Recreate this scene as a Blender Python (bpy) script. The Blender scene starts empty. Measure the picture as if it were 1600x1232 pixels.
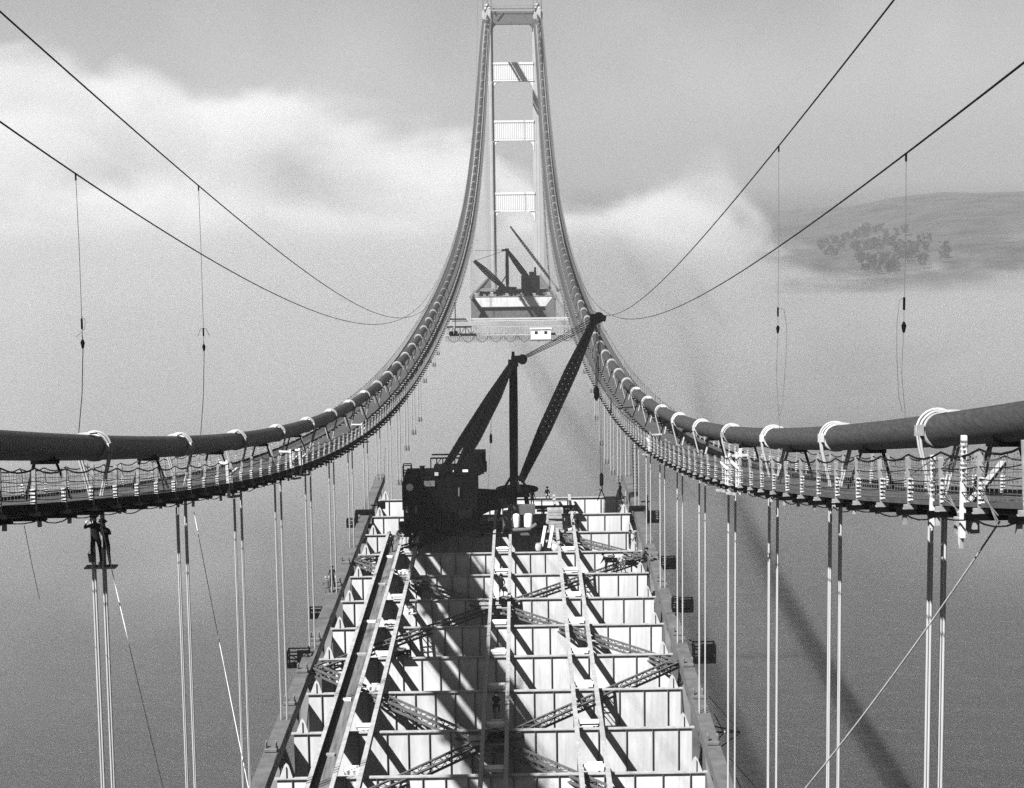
import bpy, math, random
import numpy as np
from mathutils import Vector, Matrix, noise
random.seed(7)
SC = bpy.context.scene
COL = SC.collection
# ------------------------------------------------------------------ camera
CAM_Z = 120.0
F_PX, CX, CY = 2632.2, 858.6, 567.0
O = Vector((2.025, 0, CAM_Z))
FW = Vector((0.01734353, 0.99347349, -0.11273702)).normalized()
RT = Vector((0.99977357, -0.01862198, -0.0102969)).normalized()
DN = FW.cross(RT).normalized()
RT = DN.cross(FW).normalized()
cam = bpy.data.cameras.new('camera'); co = bpy.data.objects.new('camera', cam); COL.objects.link(co)
co.matrix_world = Matrix(((RT.x, -DN.x, -FW.x, O.x), (RT.y, -DN.y, -FW.y, O.y), (RT.z, -DN.z, -FW.z, O.z), (0, 0, 0, 1)))
cam.sensor_width = 36; cam.lens = 36 * F_PX / 1600
cam.shift_x = (800 - CX) / 1600; cam.shift_y = -(616 - CY) / 1600
cam.clip_start = 0.3; cam.clip_end = 60000
SC.camera = co
# ------------------------------------------------------------------ sky and sun
SUN = Vector((0.66, 0.70, -1.0)).normalized()        # the way the light travels
sun_el = math.asin(-SUN.z)
world = bpy.data.worlds.new('World'); SC.world = world; world.use_nodes = True
nt = world.node_tree; N = nt.nodes; L = nt.links
bg = N['Background']
sky = N.new('ShaderNodeTexSky'); sky.sky_type = 'NISHITA'; sky.sun_disc = False
sky.sun_elevation = sun_el; sky.sun_rotation = math.atan2(-SUN.x, -SUN.y)
sky.dust_density = 0.5; sky.air_density = 0.8
sp = N.new('ShaderNodeSeparateColor'); L.new(sky.outputs[0], sp.inputs[0])     # black-and-white film behind a red filter
wt = N.new('ShaderNodeTexCoord'); wn = N.new('ShaderNodeTexNoise'); wn.inputs['Scale'].default_value = 7; wn.inputs['Detail'].default_value = 5; L.new(wt.outputs['Generated'], wn.inputs['Vector'])
wr = N.new('ShaderNodeMapRange'); wr.inputs['From Min'].default_value = .3; wr.inputs['From Max'].default_value = .7; wr.inputs['To Min'].default_value = .72; wr.inputs['To Max'].default_value = 1.25; L.new(wn.outputs[0], wr.inputs['Value'])
wm_ = N.new('ShaderNodeMath'); wm_.operation = 'MULTIPLY'; L.new(sp.outputs['Red'], wm_.inputs[0]); L.new(wr.outputs[0], wm_.inputs[1]); L.new(wm_.outputs[0], bg.inputs[0]); bg.inputs[1].default_value = 0.05
sun = bpy.data.lights.new('sun', 'SUN'); sun.energy = 5.0; sun.angle = math.radians(0.8)
so = bpy.data.objects.new('sun', sun); COL.objects.link(so); so.rotation_euler = SUN.to_track_quat('-Z', 'Y').to_euler()
SC.view_settings.view_transform = 'Standard'; SC.view_settings.look = 'None'; SC.view_settings.gamma = 1
SC.view_settings.exposure = 1.15
SC.render.engine = 'CYCLES'
cy = SC.cycles
cy.max_bounces = 8; cy.diffuse_bounces = 0; cy.glossy_bounces = 2; cy.transmission_bounces = 2
cy.volume_bounces = 3; cy.transparent_max_bounces = 32
cy.use_denoising = False; cy.sample_clamp_direct = 1.6; cy.sample_clamp_indirect = 0.8
# ------------------------------------------------------------------ materials
def mat(name, v, rough=0.7, var=0.15, scale=3.0, metal=0.0, bump=0.0, stretch=None, streak=None):
    m = bpy.data.materials.new(name); m.use_nodes = True
    n = m.node_tree.nodes; l = m.node_tree.links; b = n['Principled BSDF']
    b.inputs['Roughness'].default_value = rough; b.inputs['Metallic'].default_value = metal
    b.inputs['Specular IOR Level'].default_value = 0.3 if v > .02 else .05
    tc = n.new('ShaderNodeTexCoord'); src = tc.outputs['Object']
    if stretch:
        mp = n.new('ShaderNodeMapping'); mp.inputs['Scale'].default_value = stretch; l.new(src, mp.inputs[0]); src = mp.outputs[0]
    nz = n.new('ShaderNodeTexNoise'); nz.inputs['Scale'].default_value = scale; nz.inputs['Detail'].default_value = 5
    nz.inputs['Roughness'].default_value = 0.65
    l.new(src, nz.inputs['Vector'])
    r = n.new('ShaderNodeMapRange'); r.inputs['From Min'].default_value = 0.3; r.inputs['From Max'].default_value = 0.7
    r.inputs['To Min'].default_value = v * (1 - var); r.inputs['To Max'].default_value = v * (1 + var)
    l.new(nz.outputs[0], r.inputs['Value']); l.new(r.outputs[0], b.inputs['Base Color'])
    if bump:
        bp = n.new('ShaderNodeBump'); bp.inputs['Strength'].default_value = bump; bp.inputs['Distance'].default_value = 0.05
        l.new(nz.outputs[0], bp.inputs['Height']); l.new(bp.outputs[0], b.inputs['Normal'])
    return m
M = dict(
    primer=mat('pale_primer', 0.60, 0.75, 0.2, .8, stretch=(1, 1, .35)),
    chord=mat('grey_chord_paint', 0.115, 0.6, 0.3, 0.9),
    brace=mat('grey_brace_paint', 0.10, 0.65, 0.25, 2),
    plank=mat('worn_deck_planks', 0.13, 0.85, 0.55, 1.2, stretch=(4, .35, 1)),
    steel=mat('mid_steel', 0.13, 0.6, 0.3, 2),
    rail=mat('light_steel', 0.36, 0.55, 0.25, 2),
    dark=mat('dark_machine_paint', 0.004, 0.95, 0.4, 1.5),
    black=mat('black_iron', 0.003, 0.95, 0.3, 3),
    cable=mat('red_lead_cable', 0.038, 0.6, 0.45, 2.5, stretch=(5, .35, 5)),
    rope=mat('galvanised_rope', 0.40, 0.45, 0.1, 6, stretch=(1, 1, .1)),
    tarred=mat('tarred_rope', 0.006, 0.6, 0.2, 5),
    pale=mat('pale_rope', 0.6, 0.7, 0.1, 5),
    white=mat('white_paint', 0.8, 0.6, 0.06, 3),
    wood=mat('weathered_wood', 0.30, 0.8, 0.35, 2, stretch=(1, .2, 1)),
    walk=mat('walkway_mesh_and_planks', 0.07, 0.8, 0.4, 5, stretch=(3, .25, 1)),
    walkside=mat('grey_wood_post', 0.27, 0.8, 0.25, 4),
    tower=mat('tower_paint', 0.42, 0.7, 0.08, 0.2),
    strut=mat('strut_panel_paint', 0.66, 0.7, 0.06, 0.2),
    cloth=mat('dark_work_clothes', 0.012, 0.9, 0.4, 6),
    denim=mat('grey_overalls', 0.10, 0.9, 0.3, 6),
    skin=mat('skin', 0.35, 0.6, 0.05, 6),
    hat=mat('hard_hat_shell', 0.25, 0.4, 0.05, 6),
    canvas=mat('pale_canvas', 0.5, 0.85, 0.1, 3),
    leaf=mat('foliage', 0.02, 0.9, 0.5, .2),
    bark=mat('bark', 0.08, 0.9, 0.3, 1),
    shade=mat('dark_window', 0.02, 0.3, 0.1, 1),
)
def wrap(m):
    n = m.node_tree.nodes; l = m.node_tree.links; b = n['Principled BSDF']; tc = n.new('ShaderNodeTexCoord'); w = n.new('ShaderNodeTexWave'); w.bands_direction = 'Y'
    w.inputs['Scale'].default_value = 1.1; w.inputs['Distortion'].default_value = 1.2; w.inputs['Detail'].default_value = 3; l.new(tc.outputs['Object'], w.inputs['Vector'])
    bp = n.new('ShaderNodeBump'); bp.inputs['Strength'].default_value = .35; bp.inputs['Distance'].default_value = .05; l.new(w.outputs['Fac'], bp.inputs['Height']); l.new(bp.outputs[0], b.inputs['Normal'])
wrap(M['cable'])
def vary(m, a, b_):
    n = m.node_tree.nodes; l = m.node_tree.links; bs = n['Principled BSDF']; src = bs.inputs['Base Color'].links[0].from_socket
    oi = n.new('ShaderNodeObjectInfo'); mr = n.new('ShaderNodeMapRange'); mr.inputs['To Min'].default_value = a; mr.inputs['To Max'].default_value = b_; l.new(oi.outputs['Random'], mr.inputs['Value'])
    mu = n.new('ShaderNodeMath'); mu.operation = 'MULTIPLY'; l.new(src, mu.inputs[0]); l.new(mr.outputs[0], mu.inputs[1])
    # rain streaks and scuffs running down the plates
    tc = n.new('ShaderNodeTexCoord'); mp = n.new('ShaderNodeMapping'); mp.inputs['Scale'].default_value = (3.2, 3.2, .22); l.new(tc.outputs['Object'], mp.inputs[0])
    nz = n.new('ShaderNodeTexNoise'); nz.inputs['Scale'].default_value = 1.6; nz.inputs['Detail'].default_value = 4; l.new(mp.outputs[0], nz.inputs['Vector'])
    r2 = n.new('ShaderNodeMapRange'); r2.inputs['From Min'].default_value = .5; r2.inputs['From Max'].default_value = .72; r2.inputs['To Min'].default_value = 1; r2.inputs['To Max'].default_value = .86; l.new(nz.outputs[0], r2.inputs['Value'])
    m2 = n.new('ShaderNodeMath'); m2.operation = 'MULTIPLY'; l.new(mu.outputs[0], m2.inputs[0]); l.new(r2.outputs[0], m2.inputs[1]); l.new(m2.outputs[0], bs.inputs['Base Color'])
vary(M['primer'], .86, 1.1)
# ------------------------------------------------------------------ helpers
def AT(x, y, Y=None, X=None, Z=None):
    """world point seen at photo pixel x, y at the given depth"""
    d = FW + RT * ((x - CX) / F_PX) + DN * ((y - CY) / F_PX)
    t = Y / d.y if Y is not None else ((X - O.x) / d.x if X is not None else (Z - O.z) / d.z)
    return O + d * t
class MB:
    def __init__(s): s.v = []; s.f = []; s.smooth = []
    def add(s, vs, fs, sm=False):
        b = len(s.v); s.v += [tuple(v) for v in vs]; s.f += [tuple(i + b for i in f) for f in fs]; s.smooth += [sm] * len(fs); return s
    def box(s, c, d, rz=0):
        cx, cyy, cz = c; hx, hy, hz = d[0] / 2, d[1] / 2, d[2] / 2
        vs = []
        for k in (-1, 1):
            for (i, j) in ((-1, -1), (1, -1), (1, 1), (-1, 1)):
                x, y = i * hx, j * hy
                if rz: x, y = x * math.cos(rz) - y * math.sin(rz), x * math.sin(rz) + y * math.cos(rz)
                vs.append((cx + x, cyy + y, cz + k * hz))
        return s.add(vs, [(0, 3, 2, 1), (4, 5, 6, 7), (0, 1, 5, 4), (1, 2, 6, 5), (2, 3, 7, 6), (3, 0, 4, 7)])
    def bar(s, a, b, w, h, up=(0, 0, 1)):
        a = Vector(a); b = Vector(b); d = (b - a)
        if d.length < 1e-6: return s
        d.normalize(); u = Vector(up)
        if abs(d.dot(u)) > .98: u = Vector((0, 1, 0))
        r = d.cross(u).normalized() * (w / 2); q = r.cross(d).normalized() * (h / 2)
        vs = [p + i * r + j * q for p in (a, b) for (i, j) in ((-1, -1), (1, -1), (1, 1), (-1, 1))]
        return s.add(vs, [(0, 3, 2, 1), (4, 5, 6, 7), (0, 1, 5, 4), (1, 2, 6, 5), (2, 3, 7, 6), (3, 0, 4, 7)])
    def tube(s, pts, r, n=6, cap=True):
        pts = [Vector(p) for p in pts]; rs = r if isinstance(r, (list, tuple)) else [r] * len(pts)
        vs = []; prev = None
        for i, p in enumerate(pts):
            d = (pts[min(i + 1, len(pts) - 1)] - pts[max(i - 1, 0)]).normalized()
            u = Vector((0, 0, 1)) if abs(d.z) < .9 else Vector((0, 1, 0))
            if prev is not None: u = prev
            a = d.cross(u).normalized(); b2 = a.cross(d).normalized(); prev = b2
            for k in range(n):
                t = 2 * math.pi * k / n; vs.append(p + (a * math.cos(t) + b2 * math.sin(t)) * rs[i])
        fs = [(i * n + k, i * n + (k + 1) % n, (i + 1) * n + (k + 1) % n, (i + 1) * n + k) for i in range(len(pts) - 1) for k in range(n)]
        s.add(vs, fs, True)
        if cap:
            s.add([vs[k] for k in range(n)], [tuple(range(n))]); s.add([vs[-n + k] for k in range(n)], [tuple(range(n))])
        return s
    def prism(s, poly, axis, a, b):
        """poly of 2-D points pushed along axis from a to b"""
        n = len(poly)
        def P(p, t): return {'x': (t, p[0], p[1]), 'y': (p[0], t, p[1]), 'z': (p[0], p[1], t)}[axis]
        vs = [P(p, a) for p in poly] + [P(p, b) for p in poly]
        return s.add(vs, [tuple(range(n)), tuple(range(2 * n - 1, n - 1, -1))] + [(i, (i + 1) % n, n + (i + 1) % n, n + i) for i in range(n)])
    def ball(s, c, r, n=8, m=6):
        r = r if isinstance(r, (tuple, list)) else (r, r, r); vs = []; fs = []
        for i in range(m + 1):
            for k in range(n):
                a = math.pi * i / m; t = 2 * math.pi * k / n
                vs.append((c[0] + r[0] * math.sin(a) * math.cos(t), c[1] + r[1] * math.sin(a) * math.sin(t), c[2] + r[2] * math.cos(a)))
        for i in range(m):
            for k in range(n): fs.append((i * n + k, (i + 1) * n + k, (i + 1) * n + (k + 1) % n, i * n + (k + 1) % n))
        return s.add(vs, fs, True)
    def build(s, name, m, parent=None, loc=None, bevel=0):
        me = bpy.data.meshes.new(name); me.from_pydata(s.v, [], s.f); me.polygons.foreach_set('use_smooth', s.smooth)
        import bmesh
        bm = bmesh.new(); bm.from_mesh(me); bmesh.ops.recalc_face_normals(bm, faces=bm.faces)
        if bevel: bmesh.ops.bevel(bm, geom=[e for e in bm.edges if len(e.link_faces) == 2 and e.calc_face_angle(0) > .5], offset=bevel, segments=1, affect='EDGES')
        bm.to_mesh(me); bm.free()
        me.materials.append(M[m] if isinstance(m, str) else m)
        o = bpy.data.objects.new(name, me); COL.objects.link(o)
        if loc: o.location = loc
        if parent: o.parent = parent
        return o
def tag(o, label=None, cat=None, group=None, kind=None):
    if label: o['label'] = label
    if cat: o['category'] = cat
    if group: o['group'] = group
    if kind: o['kind'] = kind
    return o
def thing(name, label, cat, loc=(0, 0, 0), group=None):
    o = bpy.data.objects.new(name, None); COL.objects.link(o); o.location = loc; o.empty_display_size = .3
    return tag(o, label, cat, group)
def dup(root, loc, label=None, group=None):
    r = root.copy(); COL.objects.link(r); r.location = loc
    if label: r['label'] = label
    if group: r['group'] = group
    for ch in list(root.children):
        c = ch.copy(); COL.objects.link(c); c.parent = r
        for g in list(ch.children):
            d = g.copy(); COL.objects.link(d); d.parent = c
    return r
ORD = 'nearest second third fourth fifth sixth seventh eighth ninth tenth eleventh twelfth thirteenth fourteenth fifteenth sixteenth'.split()
def nth(k): return ORD[k]
# ------------------------------------------------------------------ shape of the cables
_ky = np.array([-60, 0, 38.5, 48, 50.5, 63, 79, 94.7, 110, 121, 140, 163, 176, 208, 220, 260, 271, 300, 329, 372, 445, 519, 551, 600, 650, 700, 745, 785, 830, 885, 939.])
_kz = np.array([13.5, 1.2, -5.9, -7.6, -8.0, -10.1, -12.5, -14.7, -16.8, -18, -20.1, -22.1, -22.9, -24.3, -24.5, -25.4, -25.6, -25.8, -25.2, -23.6, -20, -14, -9.8, -3.2, 6.2, 18.5, 32, 44, 57.5, 72, 86])
_kp = np.polyfit(_ky / 1000, _kz, 7)
def ZC(Y): return CAM_Z + float(np.polyval(_kp, Y / 1000))
def DZ(Y): return CAM_Z - 35.26 + .0252 * (Y - 120)        # top of the floor beams, near deck
CABX = 13.715
# ------------------------------------------------------------------ the setting: water, hills
def grid(name, xs, ys, zf, m, kind='structure', smooth=True):
    vs = [(x, y, zf(x, y)) for y in ys for x in xs]; nx = len(xs)
    fs = [(j * nx + i, j * nx + i + 1, (j + 1) * nx + i + 1, (j + 1) * nx + i) for j in range(len(ys) - 1) for i in range(nx - 1)]
    b = MB(); b.add(vs, fs, smooth); o = b.build(name, m); o['kind'] = kind; return o
wm = bpy.data.materials.new('bay_water'); wm.use_nodes = True
n = wm.node_tree.nodes; l = wm.node_tree.links; b = n['Principled BSDF']
b.inputs['Base Color'].default_value = (.012, .012, .012, 1); b.inputs['Roughness'].default_value = .30
tc = n.new('ShaderNodeTexCoord'); mp = n.new('ShaderNodeMapping'); mp.inputs['Scale'].default_value = (.35, 1, 1); l.new(tc.outputs['Object'], mp.inputs[0])
n1 = n.new('ShaderNodeTexNoise'); n1.inputs['Scale'].default_value = .45; n1.inputs['Detail'].default_value = 6; n1.inputs['Roughness'].default_value = .7
l.new(mp.outputs[0], n1.inputs['Vector'])
bp = n.new('ShaderNodeBump'); bp.inputs['Strength'].default_value = 1; bp.inputs['Distance'].default_value = 2.6
n2 = n.new('ShaderNodeTexNoise'); n2.inputs['Scale'].default_value = .09; n2.inputs['Detail'].default_value = 3; l.new(mp.outputs[0], n2.inputs['Vector'])
mx = n.new('ShaderNodeMath'); mx.operation = 'MULTIPLY_ADD'; mx.inputs[1].default_value = 3.2; l.new(n2.outputs[0], mx.inputs[0]); l.new(n1.outputs[0], mx.inputs[2]); l.new(mx.outputs[0], bp.inputs['Height']); l.new(bp.outputs[0], b.inputs['Normal'])
w = MB().add([(-30000, -20000, 0), (30000, -20000, 0), (30000, 40000, 0), (-30000, 40000, 0)], [(0, 1, 2, 3)]).build('water', wm)
w['kind'] = 'structure'
hm = mat('hill_scrub', .045, .95, .75, .016, bump=.0)
def hz(x, y):
    u = (x - 650) / 500; 
    rise = max(0, min(1, (y - 1550) / 1500)); side = max(0, min(1, (x - 330 - (y - 1600) * .02) / 520))
    side = side * side * (3 - 2 * side)
    back = max(0, 1 - max(0, y - 3100) / 1500)
    z = (18 * min(1, rise * 3) + 62 * rise ** 1.1) * side ** .8 * back
    z += (noise.noise(Vector((x / 260, y / 260, 1))) * 11 + noise.noise(Vector((x / 90, y / 120, 4))) * 5 + noise.noise(Vector((x / 35, y / 45, 7))) * 2) * min(1, z / 20)
    return z - 1.5
grid('hill', [200 + i * 25 for i in range(80)], [1450 + j * 40 for j in range(80)], hz, hm)
# ------------------------------------------------------------------ tower
def build_tower():
    YT = 939
    Z = lambda y: AT(801, y, Y=YT - 6).z
    t = thing('suspension_tower', 'tall pale bridge tower with four cross struts rising out of the fog', 'tower', (0, YT, 0))
    zt = Z(14)
    levels = [(0, Z(330), 3.35), (Z(330), Z(220), 3.2), (Z(220), Z(127), 3.05), (Z(127), zt, 2.9)]
    for s in (-1, 1):
        b = MB()
        for (a, c, hw) in levels:
            b.box((s * 13.7, 0, (a + c) / 2), (hw * 1.25, 8.4, c - a))             # proud central cells
            b.box((s * 13.7, 0, (a + c) / 2 - .4), (hw * 2.0, 5.2, c - a - .8))      # set-back corner cells
            for q in (-.45, 0, .45):
                b.box((s * 13.7 + q * hw, -4.26, (a + c) / 2 - 1), (.12, .12, c - a - 2))
        b.box((s * 13.7, 0, 3), (14, 24, 6)); b.build('leg', 'tower', t)
        sb = MB(); sb.prism([(-3.5, zt), (3.5, zt), (2.2, zt + 3.2), (-2.2, zt + 3.2)], 'x', s * 13.7 - 1.4, s * 13.7 + 1.4); sb.build('cable_saddle', 'tower', t)
    for k, (ya, yb) in enumerate(((17, 37), (97, 127), (188, 220), (301, 331))):
        za, zb = Z(ya), Z(yb); hw = 11.2
        b = MB(); b.box((0, 0, (za + zb) / 2), (2 * hw, 5.6, za - zb))
        b.box((0, -2.9, za - .6), (2 * hw, .5, 1.2)); b.box((0, -2.9, zb + .4), (2 * hw, .5, .8))
        if k:
            q = 18
            for i in range(q + 1):
                x = -hw + .6 + i * (2 * hw - 1.2) / q; b.box((x, -2.87, (za + zb) / 2), (.55, .16, za - zb - 2.2))
        for s in (-1, 1):                                       # corner brackets
            g = 5.5 if k else 4
            b.prism([(s * hw, zb + .2), (s * (hw - g * .62), zb + .2), (s * (hw - g * .34), zb - g * .18), (s * (hw - g * .12), zb - g * .5), (s * (hw - .5), zb - g), (s * hw, zb - g)], 'y', -2.8, 2.6)
        if k == 0:
            for s in (-1, 1):
                b.prism([(s * 9.5, zb), (s * 1, zb), (s * 1, zb + 1.6), (s * 4.5, zb + .8), (s * 9.5, zb + 1.6)], 'y', -3.4, -2.9)
                b.bar((s * 11, -3.2, zb - 1), (s * 5, -3.2, za - .5), .5, .5)
        b.build('cross_strut', 'strut' if k else 'brace', t)
    b = MB(); b.box((0, -3.3, zt + .3), (26, 1.1, .6))
    for i in range(14):
        b.box((-12 + i * 1.85, -3.3, zt + 1.2), (.12, .12, 1.4))
    b.bar((-12, -3.3, zt + 1.9), (12, -3.3, zt + 1.9), .1, .1); b.build('top_walkway', 'steel', t)
    for s in (-1, 1):
        h = thing('hoist_frame', 'dark steel hoist frame standing on the %s leg top of the far tower' % ('left' if s < 0 else 'right'), 'hoist frame', (s * 13.7, YT - 3, zt + .2), 'hoist frames on the tower top')
        b = MB()
        for i in (-1, 1):
            for j in (-1, 1): b.bar((i * 2.4, j * 2.5, 0), (i * 2.0, j * 2.2, 7.6), .4, .4)
            b.bar((i * 2.4, -2.5, .3), (i * -2.1, -2.2, 6.9), .25, .25); b.bar((i * -3.4, -2.2, 5), (i * 2.2, -2.2, 5), .4, .5)
        b.box((0, 0, 7.8), (6.4, 5, .5)); b.build('frame', 'steel', h)
        MB().tube([(0, -2.6, 6.3), (0, 2.6, 6.3)], .9, 12).build('sheave', 'dark', h)
build_tower()
# ------------------------------------------------------------------ main cables
def steps(a, b, near=2.0):
    o = [a]
    while o[-1] < b: o.append(min(b, o[-1] + (near if o[-1] < 300 else 6)))
    return o
SUS_Y = [46.42 + 15.24 * k for k in range(-3, 58)]
for s in (-1, 1):
    sd = 'left' if s < 0 else 'right'
    c = thing('main_cable', 'thick round main cable sweeping down the %s side and up to the far tower' % sd, 'bridge cable', (s * CABX, 0, 0), 'main cables')
    b = MB(); b.tube([(0, y, ZC(y)) for y in steps(-60, 939)], .465, 28); b.build('cable_body', 'cable', c)
    for k, y in enumerate(SUS_Y):
        d = Vector((0, 1, (ZC(y + 1) - ZC(y - 1)) / 2)).normalized(); p = Vector((0, y, ZC(y)))
        b = MB(); b.tube([p - d * .30, p - d * .28, p + d * .28, p + d * .30], [.44, .515, .515, .44], 24)
        if k < 24:
            for q in (-.28, 0, .28):
                for e in (-1, 1): b.box((e * .56, (p + d * q).y, (p + d * q).z), (.12, .1, .3))
        b.build('cable_band', ('walkside', 'canvas', 'pale')[k % 3] if k < 9 else 'walkside', c)
        if k < 12:                                              # canvas strip left on top of each band
            b = MB(); u = Vector((0, -d.z, d.y)); w_ = .22
            a0 = p - d * 1.5 + u * .485; a1 = p - d * .42 + u * .50
            b.add([a0 + Vector((-w_, 0, -.03)), a0 + Vector((w_, 0, -.03)), a1 + Vector((w_, 0, 0)), a1 + Vector((-w_, 0, 0)),
                   a0 + Vector((-w_, 0, .03)), a0 + Vector((w_, 0, .03)), a1 + Vector((w_, 0, .06)), a1 + Vector((-w_, 0, .06))],
                  [(0, 1, 2, 3), (4, 5, 6, 7), (0, 1, 5, 4), (2, 3, 7, 6), (1, 2, 6, 5), (0, 3, 7, 4)])
            b.build('canvas_strip', 'canvas', c)
# ------------------------------------------------------------------ suspender ropes
def suspender(s, k, y):
    sd = 'left' if s < 0 else 'right'; z0 = ZC(y)
    near = y < 178; far = y > 545
    g = 'suspender ropes hanging from the %s cable' % sd
    if near: lab = 'suspender ropes from the %s cable to the near deck, %s from the camera' % (sd, nth(k - (3 if s > 0 else 4))) if k >= 4 or s > 0 and k >= 3 else 'suspender ropes beside the camera on the %s' % sd
    elif far: lab = 'distant suspender ropes between the %s cable and the far deck' % sd
    else: lab = 'short free hanging suspender ropes on the %s cable beyond the near deck end' % sd
    zb = DZ(y) + .1 if near else (CAM_Z - 41.5 - .04 * (y - 556) if far else z0 - 6 - 5 * random.random() - (6 if y < 260 else 0))
    t = thing('suspender_ropes', lab, 'suspender ropes', (s * CABX, y, z0), g)
    zl = zb - z0
    for e in (-1, 1):
        b = MB()
        for i in (-1, 1):
            pts = []
            yy = e * .17
            for a in range(0, 7):
                th = math.radians(a * 15); pts.append((i * .58 * math.cos(th - math.radians(0)) if a else i * .58, yy, .58 * math.sin(th)))
            pts = pts[::-1] + [(i * .52, yy, -.45), (i * .2, yy, -1.75), (i * .19, yy, -3), (i * .19, yy, zl)]
            b.tube(pts, .043 if y < 200 else .05, 6 if y < 200 else 4)
        b.build('rope', 'rope', t)
    if y < 300:
        MB().box((0, 0, -1.9), (.62, .5, .16)).build('spreader_clamp', 'steel', t)
    if not near and not far:
        b = MB()
        for i in (-1, 1): b.tube([(i * .19, 0, zl + .1), (i * .19, 0, zl - .1), (i * .19, 0, zl - .7)], [.05, .16, .2], 8)
        b.build('rope_socket', 'steel', t)
for k, y in enumerate(SUS_Y):
    for s in (-1, 1):
        if y < 40 or (s < 0 and y < 60) or (y > 330 and y < 545) : continue
        if y > 925: continue
        suspender(s, k, y)
# ------------------------------------------------------------------ catwalks
def catwalk(s):
    sd = 'left' if s < 0 else 'right'
    t = thing('catwalk', 'suspended wooden catwalk with rope railings slung beneath the %s main cable' % sd, 'catwalk', (s * CABX, 0, 0), 'catwalks under the main cables')
    HW = 2.45; DROP = 1.85
    zf = lambda y: ZC(y) - DROP
    ys = steps(20, 935, 3.05)
    b = MB()
    for i in range(len(ys) - 1):
        a, c = ys[i], ys[i + 1]
        for (x0, x1, dz) in ((-HW, -1.2, 0), (-.84, .84, .02), (1.2, HW, 0)):
            b.add([(x0, a, zf(a) + dz), (x1, a, zf(a) + dz), (x1, c, zf(c) + dz), (x0, c, zf(c) + dz),
                   (x0, a, zf(a) + dz - .09), (x1, a, zf(a) + dz - .09), (x1, c, zf(c) + dz - .09), (x0, c, zf(c) + dz - .09)],
                  [(0, 1, 2, 3), (7, 6, 5, 4), (0, 3, 7, 4), (1, 5, 6, 2), (0, 4, 5, 1), (3, 2, 6, 7)])
    b.build('walkway_floor', 'walk', t)
    b = MB()
    for x in (-2.2, -1.4, 1.4, 2.2): b.tube([(x, y, zf(y) - .2) for y in ys], .035, 4)
    b.build('floor_rope', 'tarred', t)
    py = [27.2 + 3.05 * i for i in range(298)]
    inner = -s
    b_post = {}
    for e in (-1, 1):
        lim = 55 if e == inner else 43
        rest = MB()
        for i, y in enumerate(py):
            z = zf(y)
            jx = random.uniform(-.03, .03); hh = 1.12 + random.uniform(-.14, .12)
            d = MB() if i < lim else rest
            w = .11
            d.bar((e * (HW - .02), y, z - .1), (e * (HW + .03) + jx, y + random.uniform(-.04, .04), z + hh), w, .09)
            if i < lim:
                d.box((e * (HW - .02), y, z - .16), (.3, .1, .1)); d.bar((e * (HW + .1), y, z - .2), (e * (HW + .1), y + random.uniform(-.1, .1), z - .3 - random.uniform(.05, .3)), .1, .1)
                p = d.build('post', 'walkside', t)
                q = MB()                                         # staples and rope lashings down the post
                for h in range(6): q.box((e * (HW - .02) - .01, y - .065, z + .02 + h * .1), (.13, .04, .045))
                q.build('lashing', 'pale', p)
        if rest.v:
            tag(rest.build('post', 'walkside', t), kind='stuff')
        b = MB(); y = 27.2                                     # wire mesh hung inside the railing
        while y < 230:
            q = .3 if y < 90 else .6
            for z0, z1 in ((.05, .98),): b.bar((e * (HW + .0), y, zf(y) + z0), (e * (HW + .0) + random.uniform(-.02, .02), y + random.uniform(-.12, .12), zf(y) + z1), .009, .009)
            y += q
        for h_ in (.14, .36, .62, .86): b.tube([(e * HW, y_, zf(y_) + h_ + random.uniform(-.03, .03)) for y_ in py[:66]], .008, 3)
        b.build('mesh_net', 'steel', t)
        b = MB()                                               # loose safety net edge hanging under the walkway
        for i in range(70):
            for q in range(4):
                ya_, yb_ = py[i] + 3.05 * q / 4, py[i] + 3.05 * (q + 1) / 4
                dz_ = lambda t_: -.32 - .10 * 4 * t_ * (1 - t_) * (1 + .4 * math.sin(i * 2.3))
                b.bar((e * (HW + .12), ya_, zf(ya_) + dz_(q / 4)), (e * (HW + .12), yb_, zf(yb_) + dz_((q + 1) / 4)), .03, .03)
        b.build('net_edge_rope', 'tarred', t)
        # hand and side ropes, sagging in every bay
        for name, h, r, sag in (('handrail_rope', 1.1, .026, .13), ('side_rope', .75, .012, .05), ('side_rope', .5, .012, .05), ('side_rope', .25, .012, .04)):
            b = MB(); pts = []
            for i, y in enumerate(py[:-1]):
                q = 4 if y < 160 else (2 if y < 350 else 1)
                for j in range(q):
                    yy = y + 3.05 * j / q; ff = j / q; pts.append((e * (HW + .04), yy, zf(yy) + h - 4 * sag * ff * (1 - ff)))
            b.tube(pts, r if h > 1 else r, 4); b.build(name, 'tarred', t)
    for e in ((-1, 1) if s < 0 else (1,)):
        b = MB()
        for i in range(len(ys) - 1): b.bar((e * (HW + .0), ys[i], zf(ys[i]) - .0), (e * (HW + .0), ys[i + 1], zf(ys[i + 1]) - .0), .05, .24)
        b.build('shaded_kick_board', 'black', t)  # edge shade of the walkway is put into the board's black colour
    cb = None; rest = MB()
    for i, y in enumerate(py[:220]):
        if i >= 100: rest.box((0, y, zf(y) - .28), (2 * HW + .6, .16, .13)); continue
        if cb is None: cb = o_ = MB().box((0, 0, 0), (2 * HW + .6, .16, .13)).build('cross_beam', 'black', t)
        else: o_ = cb.copy(); COL.objects.link(o_); o_.parent = t
        o_.location = (0, y, zf(y) - .28)
    tag(rest.build('cross_beam', 'dark', t), kind='stuff')
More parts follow.
